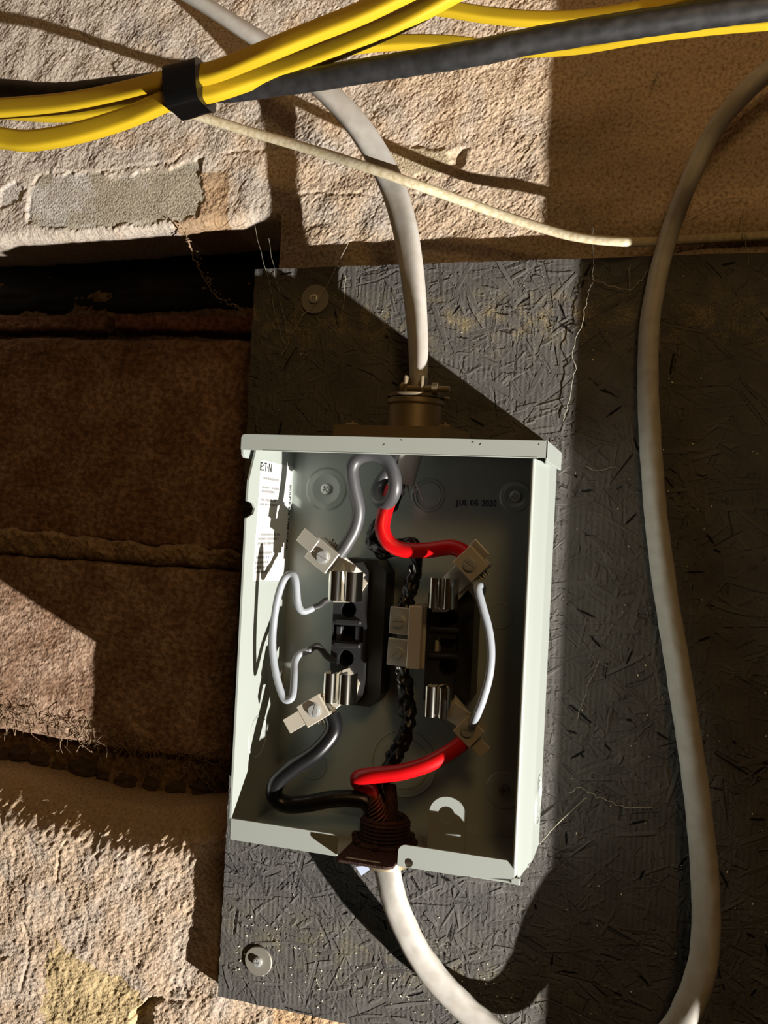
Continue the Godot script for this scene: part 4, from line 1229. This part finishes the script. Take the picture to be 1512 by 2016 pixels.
	lathe(mb, [Vector2(0.014, -0.0005), Vector2(0.014, -0.007), Vector2(0.0185, -0.0075), Vector2(0.0185, -0.013), Vector2(0.010, -0.014)], Transform3D(Basis.IDENTITY, Vector3(bx, 0.0, 0.045)), 40)
	part("body", mb, M.cast, t)

# ---------------------------------------------------------------- cables
func cables():
	# service cable that comes down into the hub
	var t := thing("service_cable", "flat grey service cable coming down the wall into the top hub", "cable", Vector3(0.1091, 0.3196, 0.045), "grey service cables")
	var mb := MB.new()
	tube(mb, [Vector3(-0.1382, 0.6464, 0.05), Vector3(-0.0794, 0.6115, 0.05), Vector3(-0.0412, 0.5869, 0.048), Vector3(-0.0048, 0.5625, 0.044), Vector3(0.0278, 0.5357, 0.042), Vector3(0.0526, 0.5101, 0.04), Vector3(0.0695, 0.4858, 0.037), Vector3(0.0805, 0.4653, 0.036), Vector3(0.0918, 0.436, 0.04), Vector3(0.0991, 0.4062, 0.042), Vector3(0.1036, 0.3776, 0.041), Vector3(0.1072, 0.3486, 0.042), Vector3(0.1099, 0.3178, 0.045)], 0.0092, 0.0056, {"sides": 22, "square": 0.8, "twist": -2.6, "twist0": 1.55})
	part("sheath", mb, M.cable, t)
	mb = MB.new()
	tube(mb, [Vector3(Vector3(0.1101, 0.284, 0.045).x, H + 0.004, 0.044), Vector3(0.1051, 0.2776, 0.036), Vector3(0.1008, 0.2653, 0.03), Vector3(0.0977, 0.2527, 0.026)], 0.0098, 0.0056, {"sides": 18, "square": 0.8, "end_scale": 0.75, "twist0": 0.3})
	part("sheath_end", mb, M.cable, t)
	mb = MB.new()
	for k in 5:
		var s := Vector3(0.0986, 0.2547, 0.024) + Vector3(-0.006 + 0.003 * k, 0, 0)
		tube(mb, [s, s + Vector3(0.001 * k, -0.006 - 0.001 * (k % 3), 0.001), s + Vector3(0.0022 * k - 0.002, -0.013 + 0.002 * (k % 2), -0.001)], 0.0008, 0.0, {"sides": 6, "per": 4})
	part("frayed_fibre", mb, M.cable, t)
	# service cable that leaves through the bottom, loops below and climbs again on the right
	t = thing("service_cable", "pale service cable leaving the box bottom and climbing the board on the right", "cable", Vector3(0.1076, -0.0271, 0.045), "grey service cables")
	mb = MB.new()
	tube(mb, [Vector3(Vector3(0.1012, 0.0037, 0.045).x, -0.004, 0.045), Vector3(0.1068, -0.0297, 0.043), Vector3(0.113, -0.05, 0.038), Vector3(0.1231, -0.0722, 0.033), Vector3(0.139, -0.0934, 0.029), Vector3(0.1563, -0.1087, 0.027), Vector3(0.1758, -0.1219, 0.026), Vector3(0.2052, -0.1353, 0.026), Vector3(0.2395, -0.1362, 0.028), Vector3(0.2719, -0.1199, 0.036), Vector3(0.2932, -0.0988, 0.043), Vector3(0.3051, -0.0766, 0.044), Vector3(0.3135, -0.0479, 0.04), Vector3(0.3147, -0.0179, 0.034), Vector3(0.3124, 0.0122, 0.028), Vector3(0.3073, 0.0494, 0.022), Vector3(0.2999, 0.0911, 0.018), Vector3(0.2901, 0.1403, 0.014), Vector3(0.28, 0.1908, 0.012), Vector3(0.2718, 0.2423, 0.011), Vector3(0.267, 0.2838, 0.011), Vector3(0.2634, 0.3256, 0.011), Vector3(0.2626, 0.3674, 0.012), Vector3(0.2663, 0.3985, 0.013), Vector3(0.2712, 0.4221, 0.015), Vector3(0.2807, 0.4536, 0.018), Vector3(0.2952, 0.4889, 0.022), Vector3(0.3114, 0.5109, 0.027), Vector3(0.332, 0.5293, 0.03), Vector3(0.3672, 0.5505, 0.03)], 0.0094, 0.0060, {"sides": 22, "square": 0.8, "twist": 1.9, "twist0": -0.25, "lump": 0.05})
	part("sheath", mb, M.cable, t)
	mb = MB.new()
	tube(mb, [Vector3(0.1035, 0.0405, 0.043), Vector3(0.1038, 0.0267, 0.044), Vector3(0.1034, 0.0103, 0.045)], 0.0035, 0.0, {"sides": 16, "end_scale": 2.1})
	part("sheath_end", mb, M.rust, t)
	mb = MB.new()
	for k in 9:
		var pts := []
		for q in 9:
			var an := q * 0.55 + k * TAU / 9.0
			pts.append(Vector3(0.0941, 0.0341, 0.05).lerp(Vector3(0.0979, 0.0181, 0.05), q / 8.0) + Vector3(cos(an), 0, sin(an)) * (0.0036 + 0.0004 * q))
		tube(mb, pts, 0.0008, 0.0, {"sides": 6, "per": 3})
	part("bare_strand", mb, M.copper, t, "bare copper strands")
	# thin pale cable crossing the stones
	mb = MB.new()
	tube(mb, [Vector3(-0.4469, 0.5386, 0.07), Vector3(-0.2789, 0.5357, 0.06), Vector3(-0.2006, 0.5377, 0.056), Vector3(-0.1407, 0.5387, 0.05), Vector3(-0.0931, 0.5304, 0.044), Vector3(-0.0367, 0.5123, 0.04), Vector3(-0.0027, 0.5007, 0.041), Vector3(0.0314, 0.4878, 0.045), Vector3(0.0565, 0.4776, 0.049), Vector3(0.0807, 0.4681, 0.05), Vector3(0.1017, 0.4605, 0.047), Vector3(0.1218, 0.4551, 0.038), Vector3(0.1563, 0.4445, 0.026), Vector3(0.1917, 0.4334, 0.02), Vector3(0.2163, 0.427, 0.019), Vector3(0.243, 0.424, 0.017), Vector3(0.2619, 0.4273, 0.004), Vector3(0.2822, 0.4309, -0.007), Vector3(0.3108, 0.4321, -0.009), Vector3(0.3531, 0.4327, -0.0095), Vector3(0.4272, 0.433, -0.0095)], 0.0039, 0.0028, {"sides": 14, "twist": 0.8})
	single("thin_cable", mb, M.thin, "thin cream cable sagging across the stones above the board", "cable")
	# yellow cables near the camera
	var ys := [
		[[Vector3(-0.3294, 0.4901, 0.168), Vector3(-0.185, 0.4808, 0.168), Vector3(-0.1489, 0.4806, 0.168), Vector3(-0.0972, 0.4791, 0.17), Vector3(-0.055, 0.4809, 0.173), Vector3(-0.0143, 0.4825, 0.18), Vector3(0.013, 0.482, 0.184), Vector3(0.0477, 0.4873, 0.19), Vector3(0.0782, 0.4961, 0.19), Vector3(0.1076, 0.5043, 0.19), Vector3(0.1417, 0.5166, 0.19), Vector3(0.1878, 0.5316, 0.19), Vector3(0.2492, 0.549, 0.19), Vector3(0.3088, 0.5628, 0.19)], 0.0068, 0.0036, "upper yellow cable of the taped bundle", 0.25, 0.1],
		[[Vector3(-0.3235, 0.4735, 0.172), Vector3(-0.1805, 0.4652, 0.172), Vector3(-0.1442, 0.4593, 0.172), Vector3(-0.12, 0.4555, 0.173), Vector3(-0.0856, 0.4574, 0.174), Vector3(-0.0492, 0.4638, 0.175), Vector3(-0.0125, 0.4721, 0.179), Vector3(0.011, 0.4734, 0.179), Vector3(0.0418, 0.482, 0.176), Vector3(0.0732, 0.4892, 0.176), Vector3(0.1065, 0.4987, 0.176), Vector3(0.127, 0.5058, 0.176), Vector3(0.1498, 0.5158, 0.176), Vector3(0.1721, 0.5255, 0.176), Vector3(0.2151, 0.5415, 0.176), Vector3(0.286, 0.5608, 0.176)], 0.0066, 0.0038, "front yellow cable bending down at the left of the bundle", 0.1, 0.25],
		[[Vector3(-0.3513, 0.5034, 0.15), Vector3(-0.2017, 0.4935, 0.15), Vector3(-0.1623, 0.4881, 0.152), Vector3(-0.1126, 0.4812, 0.154), Vector3(-0.0652, 0.4813, 0.157), Vector3(-0.0204, 0.4817, 0.169), Vector3(0.0053, 0.4829, 0.169), Vector3(0.0369, 0.4916, 0.166), Vector3(0.0697, 0.4986, 0.168), Vector3(0.1035, 0.5091, 0.168), Vector3(0.1272, 0.5176, 0.168), Vector3(0.1475, 0.5268, 0.168), Vector3(0.1812, 0.5404, 0.168), Vector3(0.2481, 0.5612, 0.168)], 0.0060, 0.0034, "shaded yellow cable between the two others of the bundle", 0.1, 0.3],
		[[Vector3(0.0004, 0.4891, 0.16), Vector3(0.0414, 0.51, 0.148), Vector3(0.0858, 0.5251, 0.145), Vector3(0.1182, 0.5291, 0.148), Vector3(0.14, 0.5254, 0.148), Vector3(0.167, 0.5194, 0.146), Vector3(0.1963, 0.5144, 0.145), Vector3(0.2248, 0.5124, 0.145), Vector3(0.2577, 0.5145, 0.145), Vector3(0.2893, 0.5204, 0.145), Vector3(0.3297, 0.527, 0.145), Vector3(0.387, 0.5378, 0.145)], 0.0046, 0.0030, "shaded yellow cable running over the black cable", 0.2, 0.2],
		[[Vector3(-0.0052, 0.4975, 0.15), Vector3(0.0418, 0.5037, 0.148), Vector3(0.0801, 0.5093, 0.145), Vector3(0.1115, 0.5105, 0.143), Vector3(0.1421, 0.5087, 0.14), Vector3(0.178, 0.5035, 0.136), Vector3(0.2166, 0.4991, 0.14), Vector3(0.2532, 0.4965, 0.15), Vector3(0.2873, 0.4945, 0.156), Vector3(0.3195, 0.4919, 0.16), Vector3(0.3484, 0.4904, 0.16), Vector3(0.4076, 0.4869, 0.16)], 0.0044, 0.0030, "yellow cable running under the black cable at the right", 0.2, 0.2]]
	for e in ys:
		mb = MB.new()
		tube(mb, e[0], e[1], e[2], {"sides": 24, "square": 0.5, "twist0": e[4], "twist": e[5]})
		single("yellow_cable", mb, M.yellow, e[3], "cable", "yellow cables overhead")
	mb = MB.new()
	tube(mb, [Vector3(-0.3643, 0.5226, 0.14), Vector3(-0.2117, 0.5117, 0.14), Vector3(-0.1733, 0.5084, 0.14), Vector3(-0.1265, 0.5006, 0.142), Vector3(-0.0807, 0.4983, 0.146), Vector3(-0.0218, 0.4865, 0.167), Vector3(0.009, 0.4785, 0.169), Vector3(0.0468, 0.4775, 0.172), Vector3(0.0859, 0.4776, 0.175), Vector3(0.1289, 0.4788, 0.178), Vector3(0.1666, 0.4801, 0.18), Vector3(0.2021, 0.484, 0.18), Vector3(0.2389, 0.4861, 0.18), Vector3(0.2767, 0.4879, 0.18), Vector3(0.3175, 0.489, 0.18), Vector3(0.3452, 0.4889, 0.18), Vector3(0.402, 0.4887, 0.18)], 0.0070, 0.0062, {"sides": 18, "lump": 0.06})
	single("black_cable", mb, M.black_cable, "dusty black cable running along under the yellow cables", "cable")
	mb = MB.new()
	tube(mb, [Vector3(-0.0154, 0.4742, 0.179), Vector3(-0.01, 0.4749, 0.179), Vector3(-0.0039, 0.4759, 0.179), Vector3(0.0014, 0.4767, 0.179), Vector3(0.0057, 0.4772, 0.179)], 0.0132, 0.0130, {"sides": 36, "lump": 0.03, "square": 0.42})
	single("tape_wrap", mb, M.tape, "black electrical tape wrapped round the yellow cable bundle", "tape")

# ---------------------------------------------------------------- webs and dust
func thread(mb: MB, pts: Array, r: float, seed_: int, wob := 0.0006):
	var nz := noise(seed_, 0.22, 2)
	var path := smooth_path(pts, 6)
	var out := []
	for i in path.size():
		out.append(path[i] + Vector3(nz.get_noise_2d(i * 6.0, 1.0), nz.get_noise_2d(i * 6.0, 50.0), nz.get_noise_2d(i * 6.0, 90.0)) * wob * 2.5)
	tube(mb, out, r, 0.0, {"sides": 5, "per": 1, "lump": 0.5, "seed": seed_})

func cobwebs():
	var mb := MB.new()
	thread(mb, [Vector3(0.2201, 0.4419, 0.004), Vector3(0.2215, 0.4202, 0.004), Vector3(0.2226, 0.4039, 0.004), Vector3(0.2193, 0.3914, 0.004), Vector3(0.2175, 0.377, 0.004), Vector3(0.2108, 0.3518, 0.004), Vector3(0.2128, 0.3391, 0.004), Vector3(0.2096, 0.3157, 0.003), Vector3(0.2059, 0.3013, 0.002)], 0.0003, 3)
	thread(mb, [Vector3(0.2227, 0.4021, 0.004), Vector3(0.2323, 0.3983, 0.004), Vector3(0.248, 0.3943, 0.004), Vector3(0.2553, 0.4009, 0.005), Vector3(0.2617, 0.4093, 0.006)], 0.0003, 4)
	thread(mb, [Vector3(0.2485, 0.3907, 0.004), Vector3(0.2473, 0.4116, 0.006)], 0.00025, 5)
	var o := single("cobweb", mb, M.web, "pale cobweb thread hanging down the board right of the hub", "cobweb", "cobwebs")
	o.set_meta("kind", "stuff")
	mb = MB.new()
	thread(mb, [Vector3(-0.113, 0.4585, -0.01), Vector3(-0.1096, 0.4433, -0.02), Vector3(-0.102, 0.4245, -0.03), Vector3(-0.0919, 0.4074, -0.04), Vector3(-0.075, 0.3996, -0.045), Vector3(-0.0712, 0.392, -0.05)], 0.0006, 6, 0.0012)
	var rng := RandomNumberGenerator.new()
	rng.seed = 4
	for k in 90:
		var f := rng.randf()
		var c := Vector3(-0.113, 0.4585, -0.01).lerp(Vector3(-0.0919, 0.4074, -0.04), f / 0.7) if f < 0.7 else Vector3(-0.0919, 0.4074, -0.04).lerp(Vector3(-0.0714, 0.3942, -0.05), (f - 0.7) / 0.3)
		c += Vector3(rng.randfn(0, 0.0018), rng.randfn(0, 0.0018), rng.randfn(0, 0.002))
		cbox(mb, c, Vector3(1, 1, 1) * rng.randf_range(0.0004, 0.0014), 0.0003, Basis(Vector3(rng.randf(), rng.randf(), 1).normalized(), rng.randf() * 3.0))
	o = single("cobweb", mb, M.fibre, "dusty cobweb hung with crumbs below the upper left stone", "cobweb", "cobwebs")
	o.set_meta("kind", "stuff")
	mb = MB.new()
	thread(mb, [Vector3(0.0368, 0.4409, -0.004), Vector3(0.0281, 0.4156, 0.003), Vector3(0.0133, 0.3883, 0.004), Vector3(0.0045, 0.3806, 0.004), Vector3(-0.0044, 0.3649, 0.004), Vector3(-0.0125, 0.3493, 0.003)], 0.0003, 7)
	thread(mb, [Vector3(-0.0463, 0.4571, -0.006), Vector3(-0.0267, 0.4056, 0.002), Vector3(-0.0168, 0.3732, 0.003), Vector3(-0.0099, 0.3572, 0.003)], 0.0002, 8)
	thread(mb, [Vector3(-0.0333, 0.445, -0.008), Vector3(-0.0203, 0.4054, 0.002), Vector3(-0.0088, 0.3671, 0.003)], 0.0002, 9)
	thread(mb, [Vector3(0.036, 0.4101, 0.001), Vector3(0.0362, 0.3881, 0.003), Vector3(0.0343, 0.3764, 0.003)], 0.0003, 10)
	o = single("cobweb", mb, M.web, "fine cobweb threads over the upper left washer", "cobweb", "cobwebs")
	o.set_meta("kind", "stuff")
	mb = MB.new()
	thread(mb, [Vector3(0.2038, 0.002, 0.006), Vector3(0.2164, 0.0185, 0.005), Vector3(0.2347, 0.0384, 0.004)], 0.00035, 11, 0.0001)
	thread(mb, [Vector3(0.2223, 0.0394, 0.003), Vector3(0.2298, 0.0446, 0.003), Vector3(0.238, 0.041, 0.003), Vector3(0.2502, 0.0377, 0.003), Vector3(0.2606, 0.0345, 0.003), Vector3(0.2791, 0.037, 0.003)], 0.00035, 12)
	thread(mb, [Vector3(0.2389, 0.1342, 0.002), Vector3(0.2306, 0.1103, 0.002), Vector3(0.2251, 0.0919, 0.002)], 0.0002, 13)
	thread(mb, [Vector3(0.224, 0.27, 0.002), Vector3(0.2329, 0.2674, 0.002), Vector3(0.2438, 0.2705, 0.002)], 0.0003, 14)
	o = single("cobweb", mb, M.web, "cobweb threads low on the dark board right of the box", "cobweb", "cobwebs")
	o.set_meta("kind", "stuff")
	mb = MB.new()
	thread(mb, [Vector3(0.211, 0.4591, -0.008), Vector3(0.215, 0.4497, -0.008), Vector3(0.2195, 0.4415, -0.006)], 0.0003, 15)
	thread(mb, [Vector3(0.1719, 0.4991, -0.012), Vector3(0.1765, 0.5049, -0.012), Vector3(0.1822, 0.5105, -0.012)], 0.0003, 16, 0.0002)
	thread(mb, [Vector3(0.2577, 0.5447, -0.01), Vector3(0.2601, 0.5529, -0.01), Vector3(0.259, 0.5483, -0.01), Vector3(0.2566, 0.5467, -0.01), Vector3(0.2599, 0.5427, -0.01)], 0.0003, 17, 0.0004)
	thread(mb, [Vector3(0.2766, 0.4439, -0.01), Vector3(0.3064, 0.4586, -0.01), Vector3(0.3229, 0.4595, -0.01)], 0.0002, 18)
	thread(mb, [Vector3(0.32, 0.449, -0.01), Vector3(0.3226, 0.4279, 0.001), Vector3(0.3253, 0.4105, 0.001)], 0.0003, 19)
	o = single("cobweb", mb, M.web, "wisps of cobweb on the shaded brown stone at the upper right", "cobweb", "cobwebs")
	o.set_meta("kind", "stuff")
	# matted fibres under the bricks
	mb = MB.new()
	rng.seed = 9
	for k in 420:
		var u := rng.randf()
		var x := lerpf(-0.36, -0.05, u)
		var y := 0.026 - (x + 0.29) * 0.085 - absf(rng.randfn(0, 0.010)) + 0.006
		var s := Vector3(x, y, ZB + rng.randf_range(-0.006, 0.006))
		var d := Vector3(rng.randfn(0, 0.010), rng.randfn(-0.007, 0.009), rng.randfn(0.0, 0.003))
		tube(mb, [s, s + d * 0.35 + Vector3(rng.randfn(0, 0.003), rng.randfn(0, 0.003), 0.002), s + d * 0.7 + Vector3(rng.randfn(0, 0.003), rng.randfn(0, 0.003), 0), s + d], rng.randf_range(0.00015, 0.0004), 0.0, {"sides": 4, "per": 3})
	o = single("root_fibres", mb, M.fibre, "matted dry fibres hanging from the bricks above the lower stones", "fibres")
	o.set_meta("kind", "stuff")
	# flecks of dust and grit
	mb = MB.new()
	rng.seed = 21
	for k in 420:
		var c := Vector3(rng.randf_range(-0.035, 0.36), rng.randf_range(-0.15, 0.41), 0.0)
		if c.x > -0.008 and c.x < 0.21 and c.y > -0.005 and c.y < 0.33: continue
		if rng.randf() < 0.45: c = Vector3(rng.randf_range(-0.03, 0.19), rng.randfn(-0.115, 0.014), 0.0)
		var s := rng.randf_range(0.0003, 0.0009)
		cbox(mb, c + Vector3(0, 0, s * 0.4), Vector3(s * rng.randf_range(0.8, 2.2), s, s), s * 0.3, Basis(Vector3(0, 0, 1), rng.randf() * 3.0))
	o = single("dust_grit", mb, M.dust, "pale grit and dust flecks scattered over the black board", "dust")
	o.set_meta("kind", "stuff")
